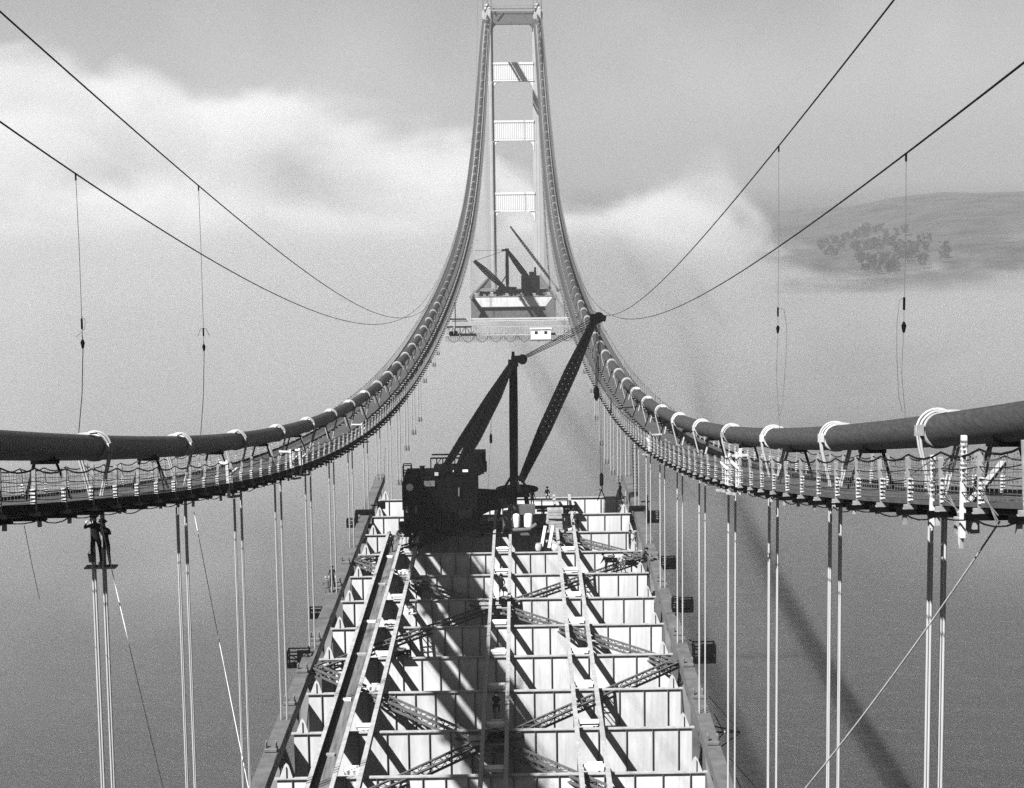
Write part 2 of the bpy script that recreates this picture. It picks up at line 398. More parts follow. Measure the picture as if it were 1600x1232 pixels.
    # struts hanging the walkway from the cable
    for k, y in enumerate([33 + 15.24 * j + 7 for j in range(-1, 22)]):
        b = MB(); z = ZC(y)
        for e in (-1, 1):
            b.bar((e * .3, y, z - .35), (e * .75, y + .2, z - DROP + .05), .08, .08)
            (b.bar((e * .3, y, z - .35), (e * .9, y - 1.1, z - DROP + .05), .05, .05) if e == inner and k % 2 else None)
        b.box((0, y, z - .5), (.9, .22, .14)); b.build('hanger_strut', 'dark', t)
    return t
CW = {s: catwalk(s) for s in (-1, 1)}
# ------------------------------------------------------------------ overhead tramway ropes
def curve_fn(pts, deg):
    a = np.array(pts); p = np.polyfit(a[:, 0] / 1000, a[:, 1], deg); return lambda y: CAM_Z + float(np.polyval(p, y / 1000))
up_ = curve_fn([(-80, 31), (0, 14.2), (50.5, 5.0), (60, 3.7), (72, 1), (81, -.5), (98, -3.4), (129, -8.4), (158, -12.2), (210, -18.0), (260, -21.6), (320, -22), (450, -14), (600, 6), (939, 98)], 6)
lo_ = curve_fn([(-80, 24), (0, 10), (40.8, 2.8), (53, 1.0), (62.6, -.3), (85.7, -4.0), (101, -6.6), (112, -8.0), (129, -10.5), (146, -12.5), (170, -15.0), (201, -17.8), (250, -20.4), (297, -21.6), (450, -14.5), (600, 5), (939, 98)], 6)
far_ = [(320, -21.5), (450, -14.5), (600, 5), (939, 98)]
loL = curve_fn([(-80, 32), (0, 13), (53.7, 1.75), (62.6, .1), (85.7, -3.9), (112, -8.0), (146, -12.3), (201, -17.9), (250, -20.8)] + far_, 8)
loR = curve_fn([(-80, 22), (0, 9.6), (40.8, 2.57), (52.9, .39), (69, -2.24), (100, -6.5), (128.6, -10.4), (170, -15), (202, -17.6), (250, -20.4)] + far_, 8)
def rope_curve(name, x, fn, label):
    b = MB(); b.tube([(0, y, fn(y)) for y in steps(-60, 938, 4)], .032, 5); o = b.build(name, 'tarred', loc=(x, 0, 0))
    return tag(o, label, 'rope', 'overhead tramway ropes')
rope_curve('tramway_rope', -14.2, loL, 'black overhead rope on the left crossing the fog low, nearer the picture edge')
rope_curve('tramway_rope', -13.2, up_, 'steeper black overhead rope starting at the top left corner')
rope_curve('tramway_rope', 13.2, up_, 'steeper black overhead rope running down from the top right')
rope_curve('tramway_rope', 14.2, loR, 'black overhead rope on the right crossing above the hillside')
def hanger(x, y, fn, kind, label, lean=0.0):
    z1 = fn(y); z0 = ZC(y) + .45; t = thing('hanging_line', label, 'rope', (x, y, z0), 'thin lines hanging from the overhead ropes')
    h = z1 - z0; zk = h * .36
    b = MB(); b.tube([(0, 0, h), (.02, 0, h * .7), (-.0, 0, zk + .3)], .010, 4)
    b.tube([(0, 0, zk + .3), (-.0, 0, zk - .3), (-.10, 0, zk * .45), (-.30, 0, 0)] if kind < 2 else [(0, 0, zk + .3), (0, 0, zk), (-.05, 0, zk * .5), (.1, 0, 0)], .016 if kind < 2 else .010, 4)
    b.build('line', 'steel' if kind >= 2 else 'tarred', t)
    b = MB()
    b.tube([(0, 0, h), (.0, 0, h - .25)], .035, 6); b.build('rope_clip', 'dark', t)
    b = MB(); b.tube([(0, 0, zk + .12), (.0, 0, zk), (0, 0, zk - .22)], [.03, .085, .04], 8)
    b.tube([(0, 0, zk + .9), (0, 0, zk + .5)], .04, 6); b.build('hook_block', 'dark', t)
    b = MB()
    if kind == 0: pts = [(0, 0, zk + 1.0), (.13, 0, zk + .8), (.1, 0, zk + .5), (-.02, 0, zk + .45)]; b.tube(pts, .01, 4); b.tube([(0, 0, zk + .4), (-.25, 0, zk + .2)], .012, 4)
    elif kind == 1:
        for e in (-1, 1): b.tube([(0, 0, zk + .9), (e * .14, 0, zk + .85), (e * .28, 0, zk + .5)], .014, 4)
    else:
        e = 1 if kind == 2 else -1
        q = .38 if kind == 2 else .22
        b.tube([(0, 0, zk + .9), (e * q * .7, 0, zk + .8), (e * q, 0, zk + .1), (e * q, 0, zk - .8), (e * q * .6, 0, zk * .12 + .4), (e * .02, 0, zk * .1)], .010, 4)
    b.build('slack_loop', 'steel', t)
hanger(-14.2, 62.5, loL, 0, 'thin line with a small hook hanging at the far left above the cable')
hanger(-13.2, 81, up_, 1, 'thin line with an arrow shaped hook, second from the left edge')
hanger(13.2, 72.5, up_, 2, 'thin line with a long slack loop hanging left of the hillside trees')
hanger(14.2, 53, loR, 3, 'thin line hanging in front of the hillside at the far right')
# ------------------------------------------------------------------ near deck: trusses
BEAM_Y = [135.54 - 7.62 * j for j in range(9, -6, -1)]          # 66.96 ... 173.64
def truss(s):
    sd = 'left' if s < 0 else 'right'
    t = thing('stiffening_truss', 'long grey steel stiffening truss along the %s edge of the near deck' % sd, 'truss', (s * 13.75, 0, 0), 'stiffening trusses of the near deck')
    H = 7.6; ya, yb = 60.0, 186.5
    b = MB(); 
    for (a, c) in ((ya, 173.7), (173.72, yb)):
        b.bar((0, a, DZ(a) - .35), (0, c, DZ(c) - .35), .92, .9)
    y = ya
    while y < 186:
        for e in (-1, 1): b.bar((e * .47, y, DZ(y) - .35), (e * .47, y, DZ(y) - .05), .03, .1)
        y += .9
    b.build('top_chord', 'chord', t)
    for y in BEAM_Y[::2]: MB().bar((0, y + 2.4, DZ(y + 2.4) + .115), (0, y + 3.8, DZ(y + 3.8) + .115), .86, .03).build('splice_plate', 'chord', t)
    b = MB(); b.bar((0, ya, DZ(ya) - H), (0, 174, DZ(174) - H), .8, .8); b.build('bottom_chord', 'chord', t)
    for i, y in enumerate(BEAM_Y):
        MB().bar((0, y, DZ(y) - .8), (0, y, DZ(y) - H + .4), .5, .4).build('vertical_post', 'chord', t)
        if i < len(BEAM_Y) - 1:
            y2 = BEAM_Y[i + 1]; a, c = ((y, DZ(y) - .8), (y2, DZ(y2) - H + .4)) if i % 2 else ((y, DZ(y) - H + .4), (y2, DZ(y2) - .8))
            MB().bar((0, a[0], a[1]), (0, c[0], c[1]), .5, .45).build('diagonal', 'chord', t)
    return t
for s in (-1, 1): truss(s)
# floor beams
def floor_beam(y, lab, last=False):
    t = thing('floor_beam', lab, 'floor beam', (0, y, DZ(y)), 'white floor beams across the near deck')
    XE = 12.95
    MB().box((0, 0, -.03), (2 * XE, .34, .06)).build('top_flange', 'rail', t)
    b = MB(); b.box((0, .0, -1.66), (2 * XE - .3, .03, 3.2)); b.build('web', 'primer', t)
    MB().box((0, 0, -3.29), (2 * XE - .3, .34, .06)).build('bottom_flange', 'primer', t)
    xs = [-.05 + 1.36 * i for i in range(-5, 6)] + [8.55, 10.25, -8.65, -10.35, 11.9, -11.9]
    b = MB()
    for x in xs: b.box((x, -.075, -1.66), (.035, .12, 3.18))
    b.build('stiffener', 'steel', t)
    for e in (-1, 1):
        b = MB(); b.prism([(e * 12.65, .0), (e * 11.85, .0), (e * 12.08, .78), (e * 12.22, .95), (e * 12.36, .78)], 'y', -.05, .0)
        b.box((e * 12.25, -.1, .4), (.03, .1, .7)); b.build('gusset_plate', 'canvas', t)
    return t
nb = len(BEAM_Y)
vis = [y for y in BEAM_Y if y > 95]
for y in BEAM_Y:
    if y in vis:
        k = vis.index(y); lab = 'white riveted floor beam across the near deck, %s from the bottom of the picture' % ('first' if k == 0 else nth(k))
    else: lab = 'white riveted floor beam across the deck below the picture'
    floor_beam(y, lab)
# lattice lateral bracing
def lattice(a, c, label, w=.72):
    a = Vector(a); c = Vector(c); d = (c - a).normalized(); L_ = (c - a).length; r = d.cross(Vector((0, 0, 1))).normalized()
    t = thing('lateral_brace', label, 'lattice brace', tuple(a), 'lattice braces between the floor beams')
    b = MB()
    for e in (-1, 1):
        for dz in (0, -.38): b.bar(r * e * w / 2 + Vector((0, 0, dz)), d * L_ + r * e * w / 2 + Vector((0, 0, dz)), .17, .10)
    n_ = int(L_ / .62)
    for i in range(n_):
        for dz in (.02, -.40):
            e = 1 if i % 2 else -1
            p = d * (i * L_ / n_); q = d * ((i + 1) * L_ / n_)
            b.bar(p + r * e * w / 2 + Vector((0, 0, dz)), q - r * e * w / 2 + Vector((0, 0, dz)), .07, .025)
        for e in (-1, 1):
            p = d * (i * L_ / n_) + r * e * w / 2; q = d * ((i + 1) * L_ / n_) + r * e * w / 2
            b.bar(p + Vector((0, 0, 0 if i % 2 else -.38)), q + Vector((0, 0, -.38 if i % 2 else 0)), .02, .05)
    b.build('lattice', 'brace', t)
    for p in (Vector((0, 0, 0)), d * L_):
        MB().box((p.x - .2 * (1 if p.x > 0 else -1), p.y, -.2), (1.3, .9, .03)).build('gusset_plate', 'rail', t)
SIDE = [88.0, 118.8, 149.3]; CEN = [103.5, 134.0, 164.6]
pl = {-1: 'left', 1: 'right'}
for s in (-1, 1):
    for i, y in enumerate(SIDE):
        for j, c in ((i - 1, 'near'), (i, 'far')):
            if j < 0: continue
            yc = CEN[j]
            lattice((s * 12.9, y, DZ(y) - .14), (s * .4 - .3, yc, DZ(yc) - .14), 'grey lattice brace from the %s truss, %s leg of the %s V' % (pl[s], c, ('bottom', 'middle', 'top')[i]))
b = MB()
for yc in CEN: 
    b = MB(); b.box((0, 0, .03), (2.2, 1.9, .04)); b.box((0, 0, -.45), (2.2, 1.9, .04)); b.box((0, -.5, -.2), (1.6, .05, .45))
    tag(b.build('centre_gusset', 'rail', loc=(-.3, yc, DZ(yc) - .14)), 'flat plate joining four lattice braces at deck centre, %s of three' % nth(CEN.index(yc)), 'gusset plate', 'plates joining the braces')
# ------------------------------------------------------------------ track beams on the near deck
def stringer(x, y0, y1, label, w=.26, h=.46, lift=.0, m='rail'):
    t = thing('track_beam', label, 'track beam', (x, y0, DZ(y0)), 'track beams laid along the near deck')
    dy = y1 - y0; dz = DZ(y1) - DZ(y0)
    MB().bar((0, 0, lift + h - .02), (0, dy, dz + lift + h - .02), w, .05).build('top_flange', m, t)
    MB().bar((0, 0, lift + h / 2 + .0), (0, dy, dz + lift + h / 2), .04, h - .1).build('web', m, t)
    MB().bar((0, 0, lift + .03), (0, dy, dz + lift + .03), w, .05).build('bottom_flange', m, t)
    return t
stringer(-.62, 60, 168, 'light steel beam lying lengthwise, left one of the middle pair')
stringer(.88, 60, 163, 'light steel beam lying lengthwise, right one of the middle pair')
stringer(5.35, 60, 173, 'light steel beam lying lengthwise, left one of the right hand pair')
stringer(6.95, 60, 173, 'light steel beam lying lengthwise, right one of the right hand pair')
stringer(-7.75, 60, 158, 'light steel beam lying lengthwise beside the dark trough', w=.3)
for k, y in enumerate(BEAM_Y):
    if y > 172: continue
    for (x0, x1, nm) in ((-.62, .88, 'middle pair'), (5.35, 6.95, 'right hand pair'), (-9.0, -7.75, 'left trough')):
        if y > 157 and x0 < 5: continue
        for off, hh in ((.45, .3),):
            b = MB(); jit = random.uniform(-.15, .2)
            b.box(((x1 - x0) / 2, 0, 0), (x1 - x0 - .3, .55 + jit, .05)); b.box(((x1 - x0) / 2, -.25, -.12), (x1 - x0 - .4, .05, .2))
            if (k + int(x0)) % 2: b.box(((x1 - x0) / 2 + .1, .62, -.05), (x1 - x0 - .7, .12, .12))
            vk = [q for q in BEAM_Y if q > 95]
            tag(b.build('tie_plate', 'white', loc=(x0, y + off, DZ(y) + hh)),
                'white tie plate across the %s of track beams, %s from the bottom' % (nm, nth(vk.index(y)) if y in vk else 'just below'), 'tie plate', 'white tie plates between track beams')
# trough beam at left
t = thing('trough_girder', 'broad open trough girder with a plank floor leading to the derrick', 'girder', (-9.9, 60, DZ(60)))
dy = 97.0; dz = DZ(157) - DZ(60)
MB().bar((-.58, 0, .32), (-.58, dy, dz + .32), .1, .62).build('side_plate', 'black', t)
MB().bar((-.72, 0, .63), (-.72, dy, dz + .63), .26, .04).build('top_flange', 'rail', t)
MB().bar((.02, 0, .1), (.02, dy, dz + .1), 1.08, .1).build('plank_floor', 'plank', t)
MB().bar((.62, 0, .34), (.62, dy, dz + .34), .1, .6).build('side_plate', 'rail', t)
MB().bar((.70, 0, .66), (.70, dy, dz + .66), .26, .04).build('top_flange', 'rail', t)
for k in range(7):
    y = 30 + k * 9.6 + random.uniform(-2, 2)
    MB().box((-.1, y, dz * y / dy + .22), (.8 + random.uniform(-.2, .2), .35, .14)).build('floor_block', 'wood' if k % 2 else 'white', t)
# ------------------------------------------------------------------ derrick on the near deck
def latticed_spar(b, p, q, w0, wm, nlace=22, wf=.11, ends=None):
    p = Vector(p); q = Vector(q); d = (q - p).normalized(); L_ = (q - p).length
    u = Vector((0, 1, 0)); r = d.cross(u).normalized(); u = r.cross(d).normalized()
    def wid(t): 
        return w0 + (wm - w0) * min(1, min(t, 1 - t) * 3.2)
    for e in (-1, 1):
        for g in (-1, 1):
            pts = [p + d * L_ * t + (r * e + u * g) * wid(t) / 2 for t in (0, .08, .2, .32, .5, .68, .8, .92, 1)]
            for i in range(len(pts) - 1): b.bar(pts[i], pts[i + 1], wf * 1.5, wf * 1.5, (0, 1, 0))
    for i in range(nlace):
        t0, t1 = i / nlace, (i + 1) / nlace
        for (A, B_) in ((r, u), (r, -u), (u, r), (u, -r)):
            e = 1 if i % 2 else -1
            b.bar(p + d * L_ * t0 + (A * e + B_) * wid(t0) / 2, p + d * L_ * t1 + (-A * e + B_) * wid(t1) / 2, .23, .04, (0, 1, 0))
            b.bar(p + d * L_ * t0 - (A * e - B_) * wid(t0) / 2, p + d * L_ * t1 + (A * e + B_) * wid(t1) / 2, .23, .04, (0, 1, 0))
def near_derrick():
    YM = 163.0
    W = lambda x, y, Y=YM: AT(x, y, Y=Y)
    base = W(803, 800); base.z = DZ(YM)
    t = thing('derrick', 'large black stiffleg derrick with lattice boom and engine house on the near deck', 'derrick')
    foot = W(803, 763); top = W(802, 570)
    # mast
    b = MB(); latticed_spar(b, foot, top, .55, .62, 16, .12)
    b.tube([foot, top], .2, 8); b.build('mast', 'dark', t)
    # mast head
    h = MB(); h.box(tuple(top + Vector((0, 0, .15))), (1.0, 1.0, .6)); h.tube([top + Vector((-.2, 0, .6)), top + Vector((1.2, 0, .6))], .28, 8)
    h.tube([top + Vector((.9, -.3, .5)), top + Vector((.9, .3, .5))], .48, 14); h.box(tuple(top + Vector((0, 0, .8))), (.3, .5, .9)); h.build('mast_head', 'black', t)
    # boom
    bh = W(928, 502, 169.0); bf = W(814, 752, YM - .6)
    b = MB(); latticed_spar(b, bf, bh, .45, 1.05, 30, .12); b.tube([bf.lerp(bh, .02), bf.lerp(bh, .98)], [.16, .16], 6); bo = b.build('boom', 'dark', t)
    b = MB(); b.box(tuple(bh + Vector((0, 0, .2))), (.8, .9, 1.0)); b.tube([bh + Vector((.1, 0, .5)), bh + Vector((1.2, 0, .2))], .3, 8)
    b.tube([bh + Vector((.5, -.25, .35)), bh + Vector((.5, .25, .35))], .55, 14); b.build('boom_head', 'black', bo)
    # stiff legs
    for (x, y, Yf, wm) in ((688, 742, 156, .62), (712, 742, 151.5, .95)):
        b = MB(); q = W(x, y, Yf); latticed_spar(b, top + Vector((-.2, 0, 0)), q, .35, wm, 26, .12)
        if wm > .7: b.tube([top.lerp(q, .05), top.lerp(q, .98)], .2, 6)
        b.build('stiff_leg', 'dark', t)
    # topping lift ropes
    b = MB()
    for e in (-.28, -.1, .1, .28):
        a = top + Vector((.9, e, .6 + e * .4)); c = bh + Vector((-.4, e, -.2 + e * 1.2)); b.tube([a, a.lerp(c, .5) + Vector((0, 0, -.05)), c], .04, 4)
    b.build('topping_lift', 'tarred', t)
    # bull wheel and foot frame
    wz = W(803, 764).z; wc = Vector((foot.x, YM, wz))
    b = MB(); R = 1.75
    ring = [(wc.x + .3 + R * 1.1 * math.cos(a), wc.y + R * .9 * math.sin(a), wc.z - .05) for a in [i * math.pi / 12 for i in range(25)]]
    b.tube(ring, .19, 8, False)
    for i in range(6):
        a = i * math.pi / 3; b.bar((wc.x, wc.y, wc.z), (wc.x + .3 + R * math.cos(a), wc.y + R * .8 * math.sin(a), wc.z - .05), .18, .18)
    b.build('bull_wheel', 'black', t)
    b = MB()
    for i in range(4):
        a = i * math.pi / 2 + .4; b.tube([foot.lerp(top, .13), (wc.x + .15 + R * .75 * math.cos(a), wc.y + R * .7 * math.sin(a), wc.z)], .12, 6)
    b.build('mast_brace', 'dark', t)
    zd = DZ(YM) + .5
    b = MB()
    for (x, y) in ((-1.6, -1), (1.5, -.6), (1.3, 1.2), (-1.5, 1.1)): b.bar((wc.x + x * .8, YM + y, wc.z - .3), (wc.x + x, YM + y * 1.3, zd), .3, .3)
    b.bar((wc.x - 1, YM - 1, wc.z - .6), (wc.x + 1.6, YM - 1.2, zd + .3), .35, .35)
    b.box((wc.x, YM, wc.z - .45), (3, 2.6, .35)); b.build('pedestal', 'dark', t)
    # sill beam from the house to the mast foot
    b = MB(); p = W(700, 790, 156); q = W(800, 776, YM)
    b.prism([(p.x, DZ(158) + 3.6), (q.x - 1.6, wz - .1), (q.x + .5, wz - .25), (q.x + .5, wz - .9), (q.x - 2.0, wz - 1.3), (q.x - 4.2, wz - 2.3), (p.x, wz - 2.6)], 'y', YM - 4.3, YM - 3.7)
    b.prism([(p.x, DZ(158) + 3.6), (q.x - 1.6, wz - .1), (q.x + .5, wz - .25), (q.x + .5, wz - .9), (q.x - 2.0, wz - 1.3), (q.x - 4.2, wz - 2.3), (p.x, wz - 2.6)], 'y', YM - .3, YM + .3)
    b.box((W(790, 800, 157).x - 5.9, 159.2, DZ(158) + .72), (7.0, 5.0, 1.3)); [b.bar((W(790, 800, 157).x - 3, yy_, DZ(158) + .3), (W(790, 800, 157).x + 1.4, yy_, DZ(158) + .3), .3, .35) for yy_ in (156, 158.5, 161)]; b.build('sill_frame', 'dark', t)
    # engine house
    x0 = W(632, 800, 157).x; x1 = W(746, 800, 157).x; zb = DZ(157) + .35; zt = W(700, 740, 157).z; xm = W(676, 800, 157).x; zl = W(650, 748, 157).z
    b = MB(); b.box(((xm + x1) / 2 + .0, 159.2, (zb + zt) / 2), (x1 - xm, 6.4, zt - zb)); b.box(((x0 + xm) / 2, 159.6, (zb + zl) / 2), (xm - x0 + .1, 6.0, zl - zb))
    b.box(((x0 + x1) / 2, 155.8, zb + .25), (x1 - x0 + .6, .5, .5)); b.box(((x0 + x1) / 2, 155.85, zb + 2.4), (x1 - x0, .2, .2))
    b.box((x0 + 1.2, 155.9, zb + 1.5), (1.5, .5, 1.4)); b.box((x0 + 3.8, 155.9, zb + 1.2), (1.2, .6, 1.8)); b.box((x0 + .2, 157, zl - 1.6), (.7, 1.2, 2.6)); b.box((x0 - .1, 156.2, zb + .7), (.6, 1, 1.2))
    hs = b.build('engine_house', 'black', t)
    # counterweight box and rail frame on its roof
    b = MB(); xa = W(673, 720, 157).x; xb = W(756, 720, 157).x; za = W(700, 740, 157).z; zc = W(700, 716, 157).z
    b.bar((xa, 157, zc), (xb - 1.6, 157, zc), .14, .14); b.bar((xa, 157, za), (xb, 157, za), .2, .2)
    for i in range(7):
        x = xa + i * (xb - 1.6 - xa) / 6; b.bar((x, 157, za), (x, 157, zc), .1, .1)
        if i < 2: b.bar((x, 157, za), (x + 1, 157, zc), .07, .07)
    b.bar((xa, 159, zc), (xb - 1.6, 159, zc), .14, .14); b.build('roof_railing', 'dark', t)
    b = MB(); b.box((xb - .8, 158, (za + zc) / 2 + .3), (1.9, 2.2, zc - za + .3)); b.box((xb - .1, 158, (za + zc) / 2 - .3), (.7, 1.6, .8)); b.box((xb - 1.6, 158, za - .1), (2.6, 1.8, .3)); b.build('counterweight_box', 'dark', t)
    b = MB(); xf = W(628, 740, 157).x
    for x in (xf + .1, xf + .85):
        for y in (157, 158): b.bar((x, y, zl), (x, y, zl + 1.25), .09, .09)
    for z in (zl + .62, zl + 1.25): b.bar((xf + .1, 157, z), (xf + .85, 157, z), .09, .09); b.bar((xf + .1, 158, z), (xf + .85, 158, z), .09, .09)
    b.bar((xf + .1, 157, zl + .62), (xf + .85, 157, zl), .06, .06); b.build('ladder_cage', 'dark', t)
    b = MB(); p = W(659, 745, 157); b.tube([(p.x, 158, zl), (p.x, 158, zl + .95)], .22, 10); b.tube([(p.x, 158, zl + .95), (p.x, 158, zl + 1.0)], .3, 10); b.build('smoke_stack', 'dark', t)
    p = W(640, 762, 155.5); b = MB(); b.tube([(p.x, 155.6, p.z), (p.x, 155.9, p.z)], [.34, .2], 14); b.build('lamp', 'white', t)
    for (x, y, w_, h_, mm) in ((671, 756, 1.0, .5, 'steel'), (712, 737, .5, .18, 'white'), (727, 736, .5, .2, 'white'), (682, 741, .35, .3, 'rail'), (717, 769, .12, .8, 'steel'), (650, 798, .25, .8, 'steel'), (636, 796, .2, .6, 'steel')):
        q = W(x, y, 155.8); MB().box((q.x, 155.8, q.z), (w_, .15, h_)).build('fitting', mm, t)  # white plates paint in bright openings and highlights on the dark house
    # winch drums and gear in front
    b = MB()
    for (x, y, r) in ((650, 812, .45), (690, 815, .5), (725, 806, .55), (672, 838, .4)):
        p = W(x, y, 155.3); b.tube([(p.x - .7, 155.4, p.z), (p.x + .7, 155.4, p.z)], r, 14); b.tube([(p.x - .75, 155.4, p.z), (p.x - .68, 155.4, p.z)], r * 1.5, 14); b.tube([(p.x + .68, 155.4, p.z), (p.x + .75, 155.4, p.z)], r * 1.5, 14)
    b.build('winch_drum', 'dark', t)
    # hoist line and hook block from the boom head
    b = MB(); hk = W(940, 765, 169)
    for e in (-.09, .09): b.tube([(bh.x + .5 + e, bh.y, bh.z + .1), (hk.x + e, 169, hk.z + 1.6)], .022, 4)
    b.build('hoist_line', 'tarred', t)
    b = MB(); m1 = W(932, 622, 169); [b.tube([(bh.x + .45 + e, bh.y, bh.z), (m1.x + e * .5, 169, m1.z + .5)], .035, 4) for e in (-.18, 0, .18)]; b.tube([(m1.x, 169, m1.z + 1.2), (m1.x, 169, m1.z + .9), (m1.x, 169, m1.z), (m1.x, 169, m1.z - .3)], [.1, .26, .26, .06], 8); b.build('travelling_block', 'black', t)
    b = MB(); b.tube([(hk.x, 169, hk.z + 1.7), (hk.x, 169, hk.z + 1.5), (hk.x, 169, hk.z + .5), (hk.x, 169, hk.z + .3)], [.1, .2, .2, .08], 8)
    b.tube([(hk.x, 169, hk.z + .4), (hk.x + .1, 169, hk.z + .1), (hk.x - .1, 169, hk.z - .1), (hk.x - .25, 169, hk.z + .05)], .06, 6)
    for e in (-1, 1): b.bar((hk.x, 169, hk.z), (hk.x + e * .42, 169, hk.z - 1.15), .1, .1)
    b.build('hook_block', 'black', t)
    # line with a ball from the stiff legs
    a = W(768, 612, 160); c = W(767, 683, 160)
    b = MB(); b.tube([a, c], .018, 4); b.tube([c, W(762, 770, 160)], .012, 4); b.build('whip_line', 'tarred', t)
    b = MB(); b.tube([c + Vector((0, 0, .35)), c + Vector((0, 0, .1)), c + Vector((0, 0, -.5)), c + Vector((0, 0, -.65))], [.05, .14, .14, .05], 8); b.build('whip_hook', 'black', t)
near_derrick()
# ------------------------------------------------------------------ far deck, its derrick
def far_deck():
    Y0 = 556.0
    zf = lambda y: CAM_Z - 40.9 - .042 * (y - Y0)
    for s in (-1, 1):
        t = thing('stiffening_truss', 'distant steel truss along the %s edge of the far deck' % pl[s], 'truss', (s * 13.75, 0, 0), 'stiffening trusses of the far deck')
        MB().bar((0, Y0 - 6, zf(Y0 - 6)), (0, 930, zf(930)), .95, .95).build('top_chord', 'chord', t)
        MB().bar((0, Y0, zf(Y0) - 7.6), (0, 930, zf(930) - 7.6), .9, .9).build('bottom_chord', 'chord', t)
        b = MB()
        for i in range(49):
            y = Y0 + i * 7.62; m_ = MB()
            m_.bar((0, y, zf(y)), (0, y, zf(y) - 7.6), .6, .5)
            if i < 48:
                y2 = y + 7.62; m_.bar((0, y if i % 2 else y2, zf(y)), (0, y2 if i % 2 else y, zf(y) - 7.6), .6, .5)
            if i < 12: m_.build('web_panel', 'steel', t)
            else: b.v, b.f, b.smooth = b.v, b.f, b.smooth; b.add(m_.v, m_.f)
        tag(b.build('web_panel', 'steel', t), kind='stuff')
        b = MB(); b.prism([(s * -.2, zf(Y0) + .4), (s * -3.4, zf(Y0) - 3.6), (s * -2.0, zf(Y0) - 7.4), (s * -.2, zf(Y0) - 7.4)], 'y', Y0 - .3, Y0 + .1); b.build('end_gusset', 'steel', t)
    for i in range(14):
        y = Y0 + i * 7.62
        t = thing('floor_beam', 'white floor beam closing the end of the far deck below its derrick' if i == 0 else 'white floor beam inside the far deck behind the end beam', 'floor beam', (0, y, zf(y)), 'floor beams of the far deck')
        MB().box((0, 0, -1.7), (25.6, .04, 3.3)).build('web', 'primer', t)
        MB().box((0, 0, .0), (25.6, .4, .08)).build('top_flange', 'rail', t)
    t = thing('lower_bracing_and_shade', 'grey lower bracing and solid shade block beneath the far deck', 'bracing')
    b = MB()
    for i in range(8):
        y = Y0 + i * 7.62; b.box((0, y, zf(y) - 7.5), (26, .7, .8)); b.bar((-13, y, zf(y) - 7.3), (13 if i % 2 else 13, y + 7.6, zf(y) - 7.6), .6, .5)
        b.bar((13, y, zf(y) - 7.3), (-13, y + 7.6, zf(y) - 7.6), .6, .5)
    b.box((0, Y0 + 3, zf(Y0) - 5.4), (23, 4, 3.4)); b.build('braces', 'chord', t)  # solid grey block added to stand for the shade below the end beam
    # derrick
    D = thing('derrick', 'small distant dark derrick with a raised mast on the far deck before the tower', 'derrick')
    W = lambda x, y, Y=575: AT(x, y, Y=Y)
    foot, top = W(793, 456), W(792, 391)
    b = MB(); latticed_spar(b, foot, top, .6, .9, 10, .2); b.tube([foot, top], .3, 6); b.build('mast', 'dark', D)
    b = MB(); b.box(tuple(top), (1.4, 1.2, 1.0)); b.box(tuple(top + Vector((-1, 0, 0))), (1.6, .8, .6)); b.build('mast_head', 'dark', D)
    bh = W(741, 408, 572); b = MB(); latticed_spar(b, W(790, 452), bh, .7, 1.6, 14, .26); b.tube([W(790, 452), bh], .35, 6); b.build('boom', 'dark', D)
    for (x, y, Yf) in ((826, 440, 582), (834, 446, 588)):
        b = MB(); q = W(x, y, Yf); latticed_spar(b, top, q, .6, 1.2, 14, .26); b.tube([top, q], .3, 6); b.build('stiff_leg', 'dark', D)
    b = MB(); b.tube([top, W(741, 392)], .06, 4); b.tube([top, bh], .08, 4); b.build('topping_lift', 'tarred', D)
    z = zf(575); p = W(829, 440)
    b = MB(); b.box((p.x, 578, z + 3.6), (6.4, 7, 5.0)); b.box((p.x + .8, 577, z + 6.8), (2.5, 2, 1.6)); b.box((p.x + 1.6, 577, z + 8), (.7, .7, 2.4)); b.build('engine_house', 'dark', D)
    b = MB(); p = W(793, 456); b.box((p.x + 4.5, 575, z + 1.3), (17, 6, .8)); b.box((p.x, 575, z + 1.6), (4, 4, 1.6))
    b.tube([(p.x + 3 * math.cos(a * math.pi / 8), 573 + 3 * math.sin(a * math.pi / 8), z + 2.4) for a in range(17)], .3, 6)
    b.bar((p.x - 9, 573, z + .9), (p.x + 12, 573, z + .9), 1, .8)
    b.bar((p.x - 3.2, 574, z + 2), (p.x - .2, 574, z + 7), .4, .4); b.bar((p.x - 4.5, 574, z + .5), (p.x - 1, 574, z + 3.6), .4, .4); b.build('base_frame', 'dark', D)
    # second slender boom standing farther back
    sb = thing('gin_pole', 'thin slanting pole standing behind the distant derrick', 'pole')
    a = AT(838, 408, Y=640); c = AT(797, 354, Y=640); g = a + (a - c) * .85; b = MB(); latticed_spar(b, g, c, .4, .8, 14, .16); b.tube([g, c], .16, 5); b.build('spar', 'steel', sb)
    MB().box(tuple(g), (1.5, 1.5, 1)).build('shoe', 'steel', sb)
    # deck clutter: timber stacks along the front edge
    rnd = random.Random(3)
    for i in range(16):
        x = -12 + i * 1.6 + rnd.uniform(-.5, .5); hgt = rnd.uniform(.6, 1.5); b = MB()
        for j in range(3): b.box((rnd.uniform(-.1, .1), 0, hgt * (j + .5) / 3), (rnd.uniform(.7, 1.3), 1.5, hgt / 3.2))
        tag(b.build('timber_stack', 'dark' if i % 3 else 'wood', loc=(x, Y0 + .9 + rnd.uniform(0, 3), zf(Y0 + 2) + .1)), 'small dark stack of timbers on the front edge of the far deck', 'timber stack', 'stacks on the far deck edge')
    # hanging left end ladder frame
far_deck()
